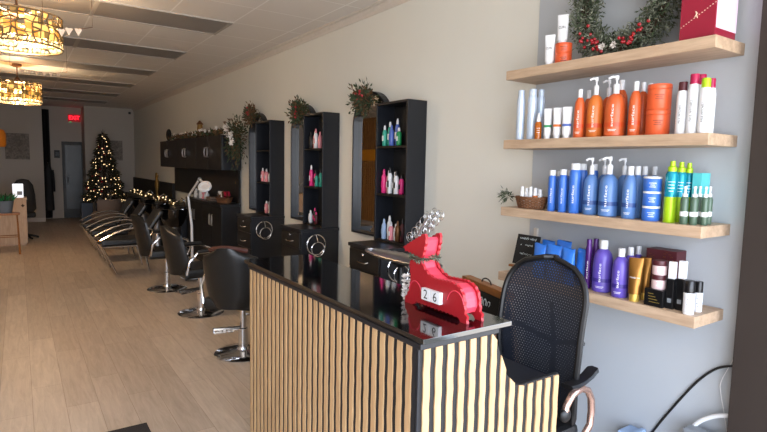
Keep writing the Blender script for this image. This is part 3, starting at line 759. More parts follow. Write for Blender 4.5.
def station(y0, y1, ord_, mirror_lab):
    ym = (y0 + y1)/2
    # base cabinet
    t = thing('station_cabinet', 'black drawer cabinet of the %s styling station' % ord_, 'cabinet', (2.28, ym, 0), 0, 'styling station cabinets')
    hw = (y1 - y0)/2 + .01
    MB().box(0, .415, -hw, hw, .06, .955, bev=.003).box(.03, .415, -hw + .02, hw - .02, 0, .06).build('carcass', 'black', t)
    MB().box(-.015, .417, -hw - .01, hw + .01, .956, .985, bev=.003).build('worktop', 'black', t)
    for zz0, zz1 in ((.79, .94), (.60, .78), (.41, .59), (.08, .40)):
        dr = MB().box(-.014, -.001, -hw + .015, hw - .015, zz0, zz1, bev=.003).build('drawer', 'blacki', t)
        MB().tube([(-.014, -.07, (zz0+zz1)/2 - .01), (-.035, -.06, (zz0+zz1)/2 - .015), (-.04, 0, (zz0+zz1)/2 - .018), (-.035, .06, (zz0+zz1)/2 - .015), (-.014, .07, (zz0+zz1)/2 - .01)], .006, 6).build('handle', 'chrome', dr)
        if zz0 > .75: MB().ball((-.018, 0, zz1 - .03), .012, n=8, k=5).build('lock', 'chrome', dr)
    r = MB(); zc, xc = .83, .14
    r.tube([(xc + .1*math.cos(2*PI*i/28), -hw - .035, zc + .1*math.sin(2*PI*i/28)) for i in range(28)], .006, 6, closed=True)
    r.tube([(xc + .07*math.cos(2*PI*i/28), -hw - .075, zc - .04 + .07*math.sin(2*PI*i/28)) for i in range(28)], .005, 6, closed=True)
    for a in (1.57,): r.tube([(xc + .1*math.cos(a), -hw, zc + .1*math.sin(a)), (xc + .1*math.cos(a), -hw - .035, zc + .1*math.sin(a)), (xc + .07*math.cos(a), -hw - .075, zc - .04 + .07*math.sin(a))], .004, 5)
    r.build('tool_holder', 'chrome', t)
    # shelf tower
    T = thing('shelf_tower', 'tall open black shelf tower of the %s styling station' % ord_, 'shelving', (2.51, ym, .986), 0, 'styling station shelf towers')
    H = 1.16; h2 = (y1 - y0)/2; D = XR - 2.51 - .002
    MB().box(0, D, -h2, -h2 + .02, 0, H, bev=.002).build('side_panel', 'black', T)
    MB().box(0, D, h2 - .02, h2, 0, H, bev=.002).build('side_panel', 'black', T)
    MB().box(0, D, -h2 + .02, h2 - .02, H - .02, H, bev=.002).build('top_panel', 'black', T)
    MB().box(D - .01, D, -h2 + .02, h2 - .02, 0, H - .02).build('back_panel', 'blacki', T)
    for z in (.01, .40, .795): MB().box(.004, D - .01, -h2 + .02, h2 - .02, z - .01, z + .008).build('shelf_board', 'blacki', T)
    # deep arched mirror frame next to the tower
    F = thing('arched_mirror', mirror_lab, 'mirror', (2.635, y1 + .296, .986), 0, 'arched station mirrors')
    hw2 = .292; dd = XR - 2.635 - .002; zs = 1.01; n = 20
    fr = MB(); outer = [(-hw2, 0)] + [(-hw2*math.cos(PI*i/n), zs + hw2*math.sin(PI*i/n)) for i in range(n + 1)] + [(hw2, 0)]
    inn = [(-hw2 + .018, .018)] + [(-(hw2 - .018)*math.cos(PI*i/n), zs + (hw2 - .018)*math.sin(PI*i/n)) for i in range(n + 1)] + [(hw2 - .018, .018)]
    N = len(outer)
    vs = [(0, a, b) for a, b in outer] + [(0, a, b) for a, b in inn] + [(dd, a, b) for a, b in outer] + [(dd, a, b) for a, b in inn]
    fs = []
    for i in range(N):
        j = (i + 1) % N
        fs += [(i, j, N+j, N+i), (2*N+i, 3*N+i, 3*N+j, 2*N+j), (i, 2*N+i, 2*N+j, j), (N+i, N+j, 3*N+j, 3*N+i)]
    fr.add(vs, fs); fr.build('frame', 'black', F)
    g_ = MB(); g_.prism([(a*.995, b) for a, b in inn], 'x', dd - .014, dd - .008); g_.build('mirror_glass', 'mirror', F)
    return t
station(3.37, 3.82, 'nearest', 'deep black arched mirror beside the nearest shelf tower, reflecting bamboo slats')
station(4.77, 5.22, 'middle', 'deep black arched mirror beside the middle shelf tower')
station(6.13, 6.60, 'farthest', 'deep black arched mirror beside the farthest shelf tower')
swag('evergreen_swag', 'evergreen swag with red berries on the nearest arched mirror', (2.54, 4.09, 2.20), .115, 650, ('pineg', 'pineg', 'garl'))
swag('evergreen_swag', 'evergreen swag on the middle arched mirror', (2.54, 5.40, 2.18), .12, 650, ('pineg', 'garl', 'pineg'))
swag('evergreen_swag', 'brown and green swag on top of the farthest arched mirror', (2.54, 6.86, 2.24), .12, 500, ('garl', 'pineg', 'garl'))
swag('flower_swag', 'drooping swag with white flowers between the upper cabinets and farthest mirror', (2.50, 7.33, 2.06), .19, 1300, ('garl', 'pineg', 'pineg'), droop=.14, berries=0, flowers=9)

def mini(x, y, z, r, h, body, cap, label, group):
    t = thing('bottle', label, 'bottle', (x, y, z), 0, group)
    MB().lathe([(r*.92, 0), (r, .003), (r, h*.68), (r*.7, h*.76), (r*.4, h*.8)], n=12).build('body', body, t)
    MB().lathe([(r*.5, h*.78), (r*.5, h*.9), (r*.3, h)], n=10).build('cap', cap, t)
    MB().box(-r - .0012, -r*.8, -r*.45, r*.45, h*.25, h*.5).build('label_print', cap, t)
st = {'nearest': (2.56, .994), 'middle': (2.56, .994), 'farthest': (2.56, .994)}
rows = [('nearest', 'top', 1.792, 'near', [(3.755, 'mint', 'white', .17), (3.705, 'mint', 'white', .2), (3.655, 'lav', 'lav', .17), (3.60, 'lav', 'white', .22), (3.55, 'greenb', 'white', .145)]),
        ('nearest', 'middle', 1.397, 'near', [(3.755, 'hot', 'hot', .2), (3.71, 'pinks', 'white', .19), (3.665, 'white', 'darkcap', .215), (3.62, 'darkcap', 'white', .18), (3.575, 'white', 'darkcap', .19), (3.53, 'hot', 'darkcap', .16)]),
        ('nearest', 'bottom', 1.007, 'near', [(3.74, 'sky', 'sky', .17), (3.685, 'white', 'white', .2), (3.635, 'pinks', 'white', .15), (3.59, 'white', 'white', .14), (3.54, 'bronze', 'bronze', .17), (3.50, 'maroon', 'darkcap', .19)]),
        ('middle', 'top', 1.792, 'mid', [(5.13, 'darkcap', 'darkcap', .17), (5.075, 'pinks', 'white', .18), (5.02, 'white', 'pinks', .2), (4.965, 'pinks', 'pinks', .17)]),
        ('middle', 'middle', 1.397, 'mid', [(5.12, 'hot', 'white', .22), (5.06, 'hot', 'darkcap', .17), (5.00, 'mint', 'darkcap', .14), (4.94, 'mint', 'darkcap', .18)]),
        ('middle', 'bottom', 1.007, 'mid', [(5.13, 'white', 'white', .13), (5.07, 'darkcap', 'hot', .16), (5.00, 'maroon', 'hot', .12)]),
        ('farthest', 'middle', 1.397, 'far', [(6.48, 'pinks', 'white', .17), (6.42, 'white', 'maroon', .15), (6.36, 'pinks', 'white', .16), (6.29, 'white', 'white', .13)]),
        ('farthest', 'bottom', 1.007, 'far', [(6.36, 'pinks', 'white', .15), (6.28, 'white', 'white', .2)])]
cn = {'mint': 'mint green', 'lav': 'blue', 'greenb': 'green', 'hot': 'hot pink', 'pinks': 'pale pink', 'white': 'white', 'darkcap': 'black', 'sky': 'light blue', 'bronze': 'bronze', 'maroon': 'maroon'}
for stn, sh, z, _, its in rows:
    seen = {}
    for i, (y, bo, ca, h) in enumerate(its):
        pos = ('leftmost', 'second from left', 'third from left', 'fourth from left', 'fifth from left', 'sixth from left')[i]
        mini(2.56 + .02*(i % 2), y, z, .021 if stn != 'farthest' else .024, h, bo, ca, '%s bottle, %s on the %s shelf of the %s tower' % (cn[bo], pos, sh, stn), 'bottles in the %s tower' % stn)

# ------------------------------------------------------------------ reception counter
t = thing('reception_counter', 'black reception counter clad in vertical oak slats with a glossy black top', 'counter', (0, 0, 0))
TX0, TX1, TY0, TY1 = 1.07, 1.450, 1.290, 2.93; ZT = 1.08
MB().box(TX0 - .026, TX1, TY0, TY1, ZT - .017, ZT, bev=.0015).build('countertop', 'gloss', t)
MB().box(TX0 - .008, TX1 - .025, 1.326, TY1 - .01, ZT - .05, ZT - .03, bev=.002).box(TX0 + .004, TX1 - .035, 1.338, TY1 - .02, ZT - .03, ZT - .017).build('top_rail', 'slate', t)
# carcass: front board, end board that steps down to the desk height, lower desk
MB().box(TX0 + .0036, TX1 - .05, 1.366, TY1 - .008, .0, ZT - .05).build('carcass', 'blackm', t)
poly = [(1.074, .0), (1.074, ZT - .05), (1.425, ZT - .05), (1.445, .98), (1.475, .90), (1.505, .845), (1.55, .80), (1.58, .792), (1.81, .792), (1.81, 0)]
MB().prism(poly, 'y', 1.350, 1.366).build('end_panel', 'blackm', t)
MB().box(TX1 - .05, 1.81, 1.366, TY1 - .1, .735, .765, bev=.003).build('desk_surface', 'slate', t)
# slats along the long face (wavy fine oak strips) and the end
def slat_quads(axis, a, w_, zt, ph, ztr=None):
    n = 24; vs = []
    if ztr is None: ztr = zt
    d0, d1 = ((TX0 - .002, TX0 + .0035) if axis == 'front' else (1.344, 1.3499))
    for i in range(n + 1):
        u = i/n; dx = .0016*math.sin(u*zt*52 + ph)
        for d in (d0, d1):
            for q, zz in ((a + dx, .0 + zt*u), (a + w_ + dx, .0 + ztr*u)):
                vs.append((d, q, zz) if axis == 'front' else (q, d, zz))
    fs = []
    for i in range(n):
        k = 4*i; m_ = k + 4
        fs += [(k, k+1, m_+1, m_), (k+2, m_+2, m_+3, k+3), (k, m_, m_+2, k+2), (k+1, k+3, m_+3, m_+1)]
    fs += [(0, 2, 3, 1), (4*n, 4*n+1, 4*n+3, 4*n+2)]
    return MB().add(vs, fs)
y = 1.385; k = 0
while y < TY1 - .035:
    slat_quads('front', y, .027, ZT - .052, k*.35).build('slat', 'slat', t); y += .0533; k += 1
def ztop(x):
    pts = [(1.0, ZT - .052), (1.425, ZT - .052), (1.447, .97), (1.475, .90), (1.505, .845), (1.55, .802), (1.58, .787), (1.80, .787)]
    for (x0, z0), (x1, z1) in zip(pts, pts[1:]):
        if x0 <= x <= x1: return z0 + (z1 - z0)*(x - x0)/(x1 - x0)
    return .787
x = 1.092; k = 0
while x < 1.79:
    slat_quads('end', x, .028, ztop(x), k*.5, ztop(x + .028)).build('slat', 'slat', t); x += .0528; k += 1
MB().box(TX0 - .004, TX0 + .0035, 1.342, 1.352, 0, ZT - .05).build('corner_trim', 'slate', t)
MB().box(TX0 + .0005, TX0 + .0035, 1.36, 1.378, 0, ZT - .05).build('corner_trim', 'slate', t)

# ------------------------------------------------------------------ reindeer date calendar
t = thing('reindeer_calendar', 'red wooden reindeer block calendar reading 26 with silver glitter antlers, on the black countertop', 'calendar', (0, -.008, .0098))
OL = [(1.734, 1.293), (1.671, 1.327), (1.615, 1.356), (1.596, 1.362), (1.590, 1.335), (1.602, 1.288), (1.617, 1.257), (1.603, 1.232), (1.572, 1.210), (1.535, 1.199), (1.483, 1.202), (1.433, 1.204), (1.40, 1.195), (1.382, 1.18), (1.371, 1.16), (1.366, 1.132), (1.362, 1.105), (1.353, 1.095), (1.350, 1.0705), (1.385, 1.0705), (1.392, 1.083), (1.44, 1.086), (1.64, 1.086), (1.665, 1.0705), (1.715, 1.0705), (1.716, 1.085), (1.690, 1.122), (1.680, 1.175), (1.690, 1.234), (1.668, 1.263), (1.682, 1.277), (1.719, 1.278)]
def scallop(poly, amp=.0022, step=.010):
    out = []; k = 0
    for i in range(len(poly)):
        a = Vector(poly[i]); b = Vector(poly[(i+1) % len(poly)]); L = (b - a).length; n = max(1, int(L/step)); nr = Vector((b.y - a.y, a.x - b.x)).normalized()
        for j in range(n):
            out.append(tuple(a + (b - a)*j/n + nr*amp*(1 if k % 2 else -1)*(1 if a.y > 1.075 else 0))); k += 1
    return out
OS = scallop(OL)
def tri_prism(poly, x0, x1):
    b = bmesh.new(); vs = [b.verts.new((x0, u, v)) for u, v in poly]; f = b.faces.new(vs)
    r_ = bmesh.ops.extrude_face_region(b, geom=[f]); bmesh.ops.translate(b, vec=(x1 - x0, 0, 0), verts=[v for v in r_['geom'] if isinstance(v, bmesh.types.BMVert)])
    bmesh.ops.triangulate(b, faces=[f for f in b.faces if len(f.verts) > 4]); b.verts.index_update()
    m_ = MB().add([v.co for v in b.verts], [[v.index for v in f.verts] for f in b.faces]); b.free(); return m_
tri_prism(OS, 1.278, 1.290).build('front_board', 'red', t)
tri_prism(OS, 1.350, 1.362).build('back_board', 'red', t)
cx0, cy0 = 1.55, 1.18
# filler block between the boards, set in from the outline and clear of the feet
IL = [(1.712, 1.290), (1.663, 1.317), (1.61, 1.345), (1.601, 1.335), (1.61, 1.292), (1.624, 1.257), (1.608, 1.225), (1.572, 1.203), (1.535, 1.191), (1.483, 1.194), (1.433, 1.196), (1.404, 1.186), (1.389, 1.172), (1.378, 1.15), (1.374, 1.12), (1.385, 1.098), (1.44, 1.094), (1.64, 1.094), (1.682, 1.10), (1.682, 1.122), (1.672, 1.175), (1.682, 1.234), (1.66, 1.263), (1.677, 1.284)]
tri_prism(IL, 1.290, 1.350).build('body_filler', 'redin', t)
hip = MB()
for cy, r0, a0, a1 in ((1.412, .045, .2, 2.9), (1.648, .038, .1, 2.9)):
    hip.tube([(1.2775, cy + r0*math.cos(a0 + (a1-a0)*i/14), 1.125 + r0*1.15*math.sin(a0 + (a1-a0)*i/14)) for i in range(15)], .0022, 5)
hip.build('carved_outline', 'redin', t)
for ch, yc in (('2', 1.561), ('6', 1.506)):
    bl = thing('date_block', 'white wooden date block with black %s in the red reindeer calendar' % ch, 'block', (1.268, yc - .008, 1.1443), 0, 'date blocks')
    MB().box(-.008, .0095, -.0262, .0262, -.0225, .0225, bev=.002).build('block', 'white', bl)
    vs, fs = tgeo(ch, size=.05); MB().add([(-.0086, -v.x, v.y) for v in vs], fs).build('numeral', 'ink', bl)
# antlers: rising stacks of silver glitter loops
an = []
for px, (y0, z0) in ((1.30, (1.722, 1.333)), (1.335, (1.718, 1.345))):
    b = MB()
    for i in range(5):
        for rr in ((.0195,) if i % 2 else (.0195, .010)):
            c = Vector((px, y0 - i*.028, z0 + i*.0235))
            b.tube([c + Vector((.004*math.sin(i), rr*math.cos(2*PI*k/16), rr*math.sin(2*PI*k/16))) for k in range(16)], .0014, 5, closed=True)
            c2 = c + Vector((.004, -.026, -.006))
            b.tube([c2 + Vector((0, rr*math.cos(2*PI*k/16), rr*math.sin(2*PI*k/16))) for k in range(16)], .0015, 5, closed=True)
    b.tube([(px, y0 - .045, z0 - .01), (px, y0 - .06, z0 + .03), (px, y0 - .125, z0 + .105)], .003, 5)
    b.build('antler', 'steel', t)
g_ = MB()
for i in range(330):
    a = random.uniform(0, 2*PI); c = Vector((1.32 + .056*math.cos(a), 1.655 + .05*math.sin(a)*1.0 - .01, 1.262 + .006*math.sin(a*3)))
    g_.leaf(c, Vector([random.gauss(0, 1) for _ in range(3)]), random.uniform(.012, .022), .005, random.choice(('pineg', 'frost', 'forest')))
g_.tube([(1.32 + .056*math.cos(2*PI*i/20), 1.645 + .05*math.sin(2*PI*i/20), 1.262) for i in range(20)], .004, 5, 'twig', closed=True)
g_.build('neck_garland', None, t)
# small ivory ornament at its front foot
t = thing('flower_ornament', 'small ivory flower ornament standing just left of the red reindeer', 'ornament', (1.31, 1.742, 1.0802))
b = MB(); b.lathe([(.012, 0), (.013, .004), (.004, .008), (.004, .06)], n=10)
for zc in (.012, .03, .05, .07, .09):
    for k in range(16):
        a = 2*PI*k/16 + zc*40; b.leaf((0, 0, zc), (math.cos(a), math.sin(a), random.uniform(.2, .9)), .024, .012)
b.build('petals', 'flower', t)
# silver tray on a black pedestal stand behind the counter
t = thing('salon_tray', 'silver scalloped tray on a black stand behind the red reindeer', 'tray', (1.79, 2.44, 0))
b = MB(); n = 40
b.lathe([(.01, 1.084), (.14, 1.086), (.2, 1.094), (.222, 1.104), (.214, 1.107), (.19, 1.099), (.13, 1.092), (.01, 1.09)], n=n, sx=.42, sy=1.55)
b.build('tray_dish', 'steel', t)
q = MB(); q.tube([(.094*math.cos(2*PI*i/60), .345*math.sin(2*PI*i/60), 1.106 + .004*(i % 2)) for i in range(60)], .005, 5, closed=True); q.build('rim', 'steel', t)
MB().lathe([(.025, .766), (.025, .77), (.018, .8), (.018, 1.05), (.05, 1.075), (.05, 1.084)], n=14).build('stand_pole', 'rubber', t)
t.location = (1.79, 2.44, 0)
MB().lathe([(.15, .7665), (.15, .775), (.03, .79)], n=20).build('stand_base', 'rubber', t)
# A-frame chalkboard
t = thing('chalkboard_stand', 'wooden A-frame chalkboard with rope handle and white handwriting behind the counter', 'sign', (2.18, 2.14, 0), math.atan2(-(2.129 - 2.029), (2.247 - 1.853)))
for s_ in (-1, 1):
    f = MB(); A = math.radians(9)*s_
    R = Matrix.Translation((s_*.005, 0, 1.0)) @ Matrix.Rotation(-A, 4, 'Y') @ Matrix.Translation((0, 0, -1.0))
    f.box(-.01, .01, -.23, -.205, .012, .935).box(-.01, .01, .205, .23, .012, .935).box(-.01, .01, -.205, .205, .12, .15)
    f.xf(R).build('side_frame', 'pale', t)
    MB().box(-.004, .004, -.205, .205, .15, .935).xf(R).build('board', 'board', t)
MB().box(-.03, .03, -.235, .235, .93, .972, bev=.004).build('top_bar', 'pine', t)
MB().tube([(0, .05*math.cos(PI*i/10), .970 + .03*math.sin(PI*i/10)) for i in range(11)], .004, 6).build('rope_handle', 'rubber', t)
wr = MB()
scribble(wr, -.0065, .02, -.10, .87, .045, 3, .005); scribble(wr, -.0065, .03, -.16, .77, .05, 6, .005)
wr.tube([(-.0065, -.12, .76), (-.0065, -.18, .83)], .0025, 4)
wr.xf(Matrix.Translation((-.005, 0, 1.0)) @ Matrix.Rotation(math.radians(9), 4, 'Y') @ Matrix.Translation((0, 0, -1.0))).build('chalk_writing', 'chalk', t)

# ------------------------------------------------------------------ office chair
t = thing('office_chair', 'black high-back mesh office chair facing the reception desk', 'chair', (1.93, 1.60, 0))
def back_pt(u, v):      # u: -1..1 across, v: 0..1 up
    z = .50 + .715*v
    wv = .232*(max(0, 1 - max(0, (v - .70)/.30)**2.5))**.45 * (.88 + .12*min(1, v/.45))
    x_ = .08 + .05*v - .05*math.sin(PI*v) + .035*(u*u)*-1 + .02
    return Vector((x_, u*wv, z))
b = MB(); nu, nv = 14, 30; vs = []; 
for j in range(nv + 1):
    for i in range(nu + 1):
        vs.append(back_pt(-1 + 2*i/nu, min(.9985, j/nv)))
fs = [(j*(nu+1)+i, j*(nu+1)+i+1, (j+1)*(nu+1)+i+1, (j+1)*(nu+1)+i) for j in range(nv) for i in range(nu)]
b.add(vs, fs, None, True); ob = b.build('mesh_back', 'mesh', t)
sm = ob.modifiers.new('thick', 'SOLIDIFY'); sm.thickness = .006; sm.offset = 0
rim = [back_pt(-1, v/24) for v in range(24)] + [back_pt(-1 + 2*i/10, .9985) for i in range(11)] + [back_pt(1, 1 - v/24) for v in range(1, 25)]
MB().tube(rim, .014, 8, closed=True).build('back_frame', 'rubber', t)
MB().tube([(.09, 0, .44), (.16, 0, .5), (.17, 0, .8), (.135, 0, 1.0)], [.02, .018, .012, .008], 8).tube([(.17, 0, .8), (.13, .12, .84), (.11, .2, .86)], .012, 6).tube([(.17, 0, .8), (.13, -.12, .84), (.11, -.2, .86)], .012, 6).build('back_spine', 'rubber', t)
MB().box(-.34, .1, -.215, .225, .43, .50, bev=.03).build('seat', 'rubber', t)
for s_ in (-1, 1):
    yy = s_*.255 + .012; aa = MB(); n = 9; vs = []
    prof = [(-.05, .715), (0, .712), (.05, .718), (.09, .732), (.125, .752), (.143, .754)]
    for x_, z_ in prof:
        k = 1 if x_ < .14 else .6
        for dy, dz in ((-.032*k, 0), (-.024*k, .009), (.024*k, .009), (.032*k, 0), (.024*k, -.009), (-.024*k, -.009)): vs.append((x_, yy + dy, z_ + dz))
    m6 = 6; fs = [(j*m6+i, j*m6+(i+1) % m6, (j+1)*m6+(i+1) % m6, (j+1)*m6+i) for j in range(len(prof)-1) for i in range(m6)] + [tuple(range(6)), tuple((len(prof)-1)*6+i for i in range(6))]
    aa.add(vs, fs, None, True); aa.build('armrest_pad', 'rubber', t)
    lp = [(-.055, yy, .59), (-.045, yy, .63), (-.01, yy, .67), (.05, yy, .685), (.10, yy, .665), (.128, yy, .62), (.135, yy, .56), (.13, yy, .5), (.08, yy, .45), (.02, yy*.9, .425), (-.05, yy*.8, .425)]
    MB().tube(lp, .016, 10).build('armrest_loop', 'rose', t)
    MB().ball((-.05, yy, .59), .032, n=12, k=8, sc_=(1, .6, 1)).build('adjuster_knob', 'rubber', t)
MB().tube([(-.12, 0, .43), (-.12, 0, .1)], .025, 10).build('gas_lift', 'chrome', t)
for k in range(5):
    a = 2*PI*k/5 + .3; lg = MB().tube([(-.12, 0, .11), (-.12 + .28*math.cos(a), .28*math.sin(a), .075)], [.025, .014], 8).build('leg', 'rubber', t)
    MB().tube([(-.12 + .28*math.cos(a), .28*math.sin(a) - .02, .029), (-.12 + .28*math.cos(a), .28*math.sin(a) + .02, .029)], .028, 12).build('caster', 'rubber', lg)

# ------------------------------------------------------------------ styling chairs
def styling_chair(label, base, head, lift=0, bar=None, top='vinyl'):
    t = thing('styling_chair', label, 'chair', (base[0], base[1], 0), head, 'hydraulic styling chairs')
    MB().lathe([(.001, 0), (.235, 0), (.24, .008), (.225, .016), (.12, .03), (.05, .04), (.045, .06)], n=36).build('base_disc', 'chrome', t)
    MB().lathe([(.04, .04), (.04, .22), (.028, .225), (.028, .43)], n=18).build('pump_column', 'chrome', t)
    MB().box(-.24, .25, -.25, .25, .43, .53, bev=.035).build('seat', 'vinyl', t)
    # curved, tapering backrest shell leaning back
    vs = []; nu, nv = 12, 12
    for side in (0, 1):
        for j in range(nv + 1):
            v = j/nv; w_ = .208*(1 + .12*math.sin(PI*v*.9))*(1 if v < .8 else 1 - .5*((v - .8)/.2)**2)
            if v < .15: w_ *= .8 + .2*v/.15
            for i in range(nu + 1):
                u = -1 + 2*i/nu; thick = (.075*(1 - abs(u)**4)*(1 - .5*v) + .02) if side else 0
                x_ = -.22 - .13*v - thick + .07*u*u; vs.append((x_, u*w_, .46 + .51*v - (.03*u*u if v > .9 else 0)))
    W = nu + 1; S_ = (nv + 1)*W; fs = []
    for j in range(nv):
        for i in range(nu):
            a = j*W + i; fs += [(a, a+1, a+W+1, a+W), (S_+a, S_+a+W, S_+a+W+1, S_+a+1)]
    for i in range(nu): fs += [(i, S_+i, S_+i+1, i+1), (nv*W+i, nv*W+i+1, S_+nv*W+i+1, S_+nv*W+i)]
    for j in range(nv): fs += [(j*W, (j+1)*W, S_+(j+1)*W, S_+j*W), (j*W+nu, S_+j*W+nu, S_+(j+1)*W+nu, (j+1)*W+nu)]
    MB().add(vs, fs, None, True).build('backrest', 'vinyl', t)
    if top != 'vinyl':
        MB().tube([(-.37 + .07*u*u, u*.15, .966 - .03*u*u) for u in (-1, -.6, -.2, .2, .6, 1)], .02, 8).build('top_pad', top, t)
    for s_ in (-1, 1):
        y_ = s_*.275
        ar = MB().tube([(-.22, y_*.9, .48), (-.2, y_, .62), (-.12, y_, .70), (.08, y_, .71), (.2, y_, .66), (.24, y_, .56), (.2, y_*.95, .47), (.1, y_*.85, .45)], .012, 8).build('armrest', 'chrome', t)
        MB().tube([(-.12, y_, .715), (-.02, y_, .722), (.1, y_, .72)], .022, 8).build('arm_pad', 'vinyl', ar)
    MB().tube([(.2, -.12, .44), (.36, -.14, .25), (.4, -.14, .22), (.4, .14, .22), (.36, .14, .25), (.2, .12, .44)], .012, 8).build('footrest', 'chrome', t)
    if bar:
        L_, z_, a_ = bar; a_ -= head; c, s = math.cos(a_), math.sin(a_); q = MB()
        q.tube([(0, 0, z_), (c*L_, s*L_, z_)], .018, 8)
        for k in (-1, 1): q.tube([(c*.08 - s*.04*k, s*.08 + c*.04*k, z_ - .01), (c*L_ - s*.06*k, s*L_ + c*.06*k, z_ - .01)], .008, 6)
        for k in range(5):
            d_ = .1 + (L_ - .1)*k/4; q.tube([(c*d_ - s*.06, s*d_ + c*.06, z_ - .006), (c*d_ + s*.06, s*d_ - c*.06, z_ - .006)], .006, 5)
        q.build('pump_lever', 'chrome', t)
    return t
styling_chair('black hydraulic styling chair nearest the counter, with reddish top edge', (1.54, 4.36), math.radians(50), bar=(.24, .22, math.radians(165)), top='vinylr')
styling_chair('black hydraulic styling chair in the middle of the row of three', (1.58, 5.785), math.radians(3), bar=(.26, .27, math.radians(195)))
styling_chair('black hydraulic styling chair farthest back of the row of three', (1.52, 7.11), math.radians(-3))

# ------------------------------------------------------------------ shampoo area
g = 'shampoo chairs'
def shampoo_chair(loc, label):
    t = thing('shampoo_chair', label, 'chair', loc, 0, g)
    MB().box(-.28, .26, -.25, .25, .40, .50, bev=.035).build('seat', 'vinyl', t)
    MB().box(-.035, .035, -.24, .24, 0, .52, bev=.03).xf(Matrix.Translation((.26, 0, .46)) @ Matrix.Rotation(math.radians(34), 4, 'Y')).build('backrest', 'vinyl', t)
    for s_ in (-1, 1):
        y_ = s_*.28; pts = []
        for i in range(15):
            u = i/14; pts.append((-.30 + .72*u, y_, .44 + .22*math.sin(PI*(.08 + .62*u))))
        MB().tube(pts, .014, 8).build('armrest', 'chrome', t)
        MB().tube([(-.30, y_, .45), (-.27, y_, .40), (-.18, y_, .2), (-.10, y_, .012)], .014, 8).build('leg', 'chrome', t)
        MB().tube([(.22, y_, .42), (.3, y_, .2), (.34, y_, .012)], .014, 8).build('leg', 'chrome', t)
    MB().tube([(-.28, -.28, .42), (-.28, .28, .42)], .010, 6).tube([(-.28, -.28, .40), (.24, -.28, .40)], .012, 6).tube([(-.28, .28, .40), (.24, .28, .40)], .012, 6).build('under_frame', 'chrome', t)
    return t
names = ('nearest of the row of three', 'middle of the row of three', 'farthest of the row of three')
ys = (8.62, 9.82, 11.02)
c0 = shampoo_chair((1.2, ys[0], 0), 'black shampoo chair with curved chrome arms, ' + names[0])
for y, n_ in zip(ys[1:], names[1:]): dup(c0, (1.2, y, 0), 0, 'black shampoo chair with curved chrome arms, ' + n_, g)
def basin(loc, label):
    t = thing('shampoo_basin', label, 'basin', loc, 0, 'black shampoo basins')
    MB().lathe([(.1, .62), (.15, .68), (.20, .80), (.215, .9), (.20, .905), (.18, .83), (.12, .72), (.03, .70)], n=24, sy=1.15).build('bowl', 'gloss', t)
    MB().lathe([(.14, 0), (.14, .02), (.10, .05), (.085, .4), (.11, .62)], n=20).build('pedestal', 'steel', t)
    MB().tube([(.17, .0, .9), (.17, 0, 1.02), (.12, 0, 1.06), (.04, 0, 1.0)], .012, 8).build('tap', 'chrome', t)
    return t
b0 = basin((1.955, ys[0], 0), 'black shampoo basin on a steel pedestal, nearest')
for y, n_ in zip(ys[1:], ('middle one', 'farthest')): dup(b0, (1.955, y, 0), 0, 'black shampoo basin on a steel pedestal, ' + n_, 'black shampoo basins')
# long dark counter behind the basins and its low back wall
t = thing('shampoo_counter', 'long black counter along the wall behind the shampoo basins', 'counter', (2.2, 9.62, 0))
MB().box(.02, .475, 0, 5.0, .0, .80).build('carcass', 'black', t)
MB().box(-.02, .477, -.01, 5.01, .80, .84, bev=.004).build('worktop', 'black', t)
for k in range(8): 
    dd_ = MB().box(.002, .0195, .03 + k*.62, .61 + k*.62, .08, .77, bev=.003).build('door', 'blacki', t)
    MB().tube([(-.0, .1 + k*.62, .5), (-.02, .1 + k*.62, .52), (-.02, .1 + k*.62, .64), (0, .1 + k*.62, .66)], .006, 6).build('handle', 'steel', dd_)
o = MB().box(2.62, 2.675, 11.62, 16.2, .842, 1.17, bev=.004).build('backsplash_panel', 'blackm'); tag(o, 'low dark panel fixed along the wall beyond the upper cabinets', 'panel')
o = MB().box(2.655, 2.677, 7.66, 11.55, 1.03, 1.512).build('backsplash_panel', 'blacki'); tag(o, 'dark wall panel between the upper and lower black cabinets', 'panel')
# upper cabinets
for k in range(3):
    y0 = 7.62 + 1.32*k
    t = thing('upper_cabinet', 'black wall cabinet with pale curved handles, %s' % ('nearest of three', 'middle of three', 'farthest of three')[k], 'cabinet', (2.39, y0, 1.515), 0, 'black wall cabinets')
    MB().box(.018, .285, .002, 1.318, 0, .505, bev=.003).build('carcass', 'black', t)
    for s_, (a, b) in enumerate(((.004, .656), (.664, 1.316))):
        dr = MB().box(0, .017, a, b, .003, .502, bev=.002).build('door', 'blacki', t)
        yy = .63 if s_ == 0 else .69
        MB().tube([(-.002, yy, .19), (-.03, yy + (.04 if s_ else -.04), .2), (-.035, yy + (.05 if s_ else -.05), .26), (-.03, yy + (.04 if s_ else -.04), .32), (-.002, yy, .33)], .012, 7).build('handle', 'steel', dr)
# base cabinets by the station
for k in range(2):
    y0 = 7.64 + .98*k
    t = thing('base_cabinet', 'black floor cabinet with oval handle under the wall cabinets, %s' % ('nearer one', 'farther one')[k], 'cabinet', (2.39, y0, 0), 0, 'black floor cabinets')
    MB().box(.018, .285, .002, .978, .05, .985, bev=.003).box(.04, .285, .01, .97, 0, .05).build('carcass', 'black', t)
    MB().box(-.01, .287, 0, .979, .986, 1.02, bev=.003).build('worktop', 'black', t)
    for a, b in ((.005, .487), (.493, .975)):
        dr = MB().box(0, .017, a, b, .07, .975, bev=.002).build('door', 'blacki', t)
        yy = b - .06 if a < .1 else a + .06
        MB().tube([(-.016, yy + .02*math.cos(2*PI*i/16), .76 + .08*math.sin(2*PI*i/16)) for i in range(16)], .007, 6, closed=True).tube([(-.016, yy, .84), (0, yy, .84)], .007, 6).tube([(-.016, yy, .68), (0, yy, .68)], .007, 6).build('handle', 'steel', dr)
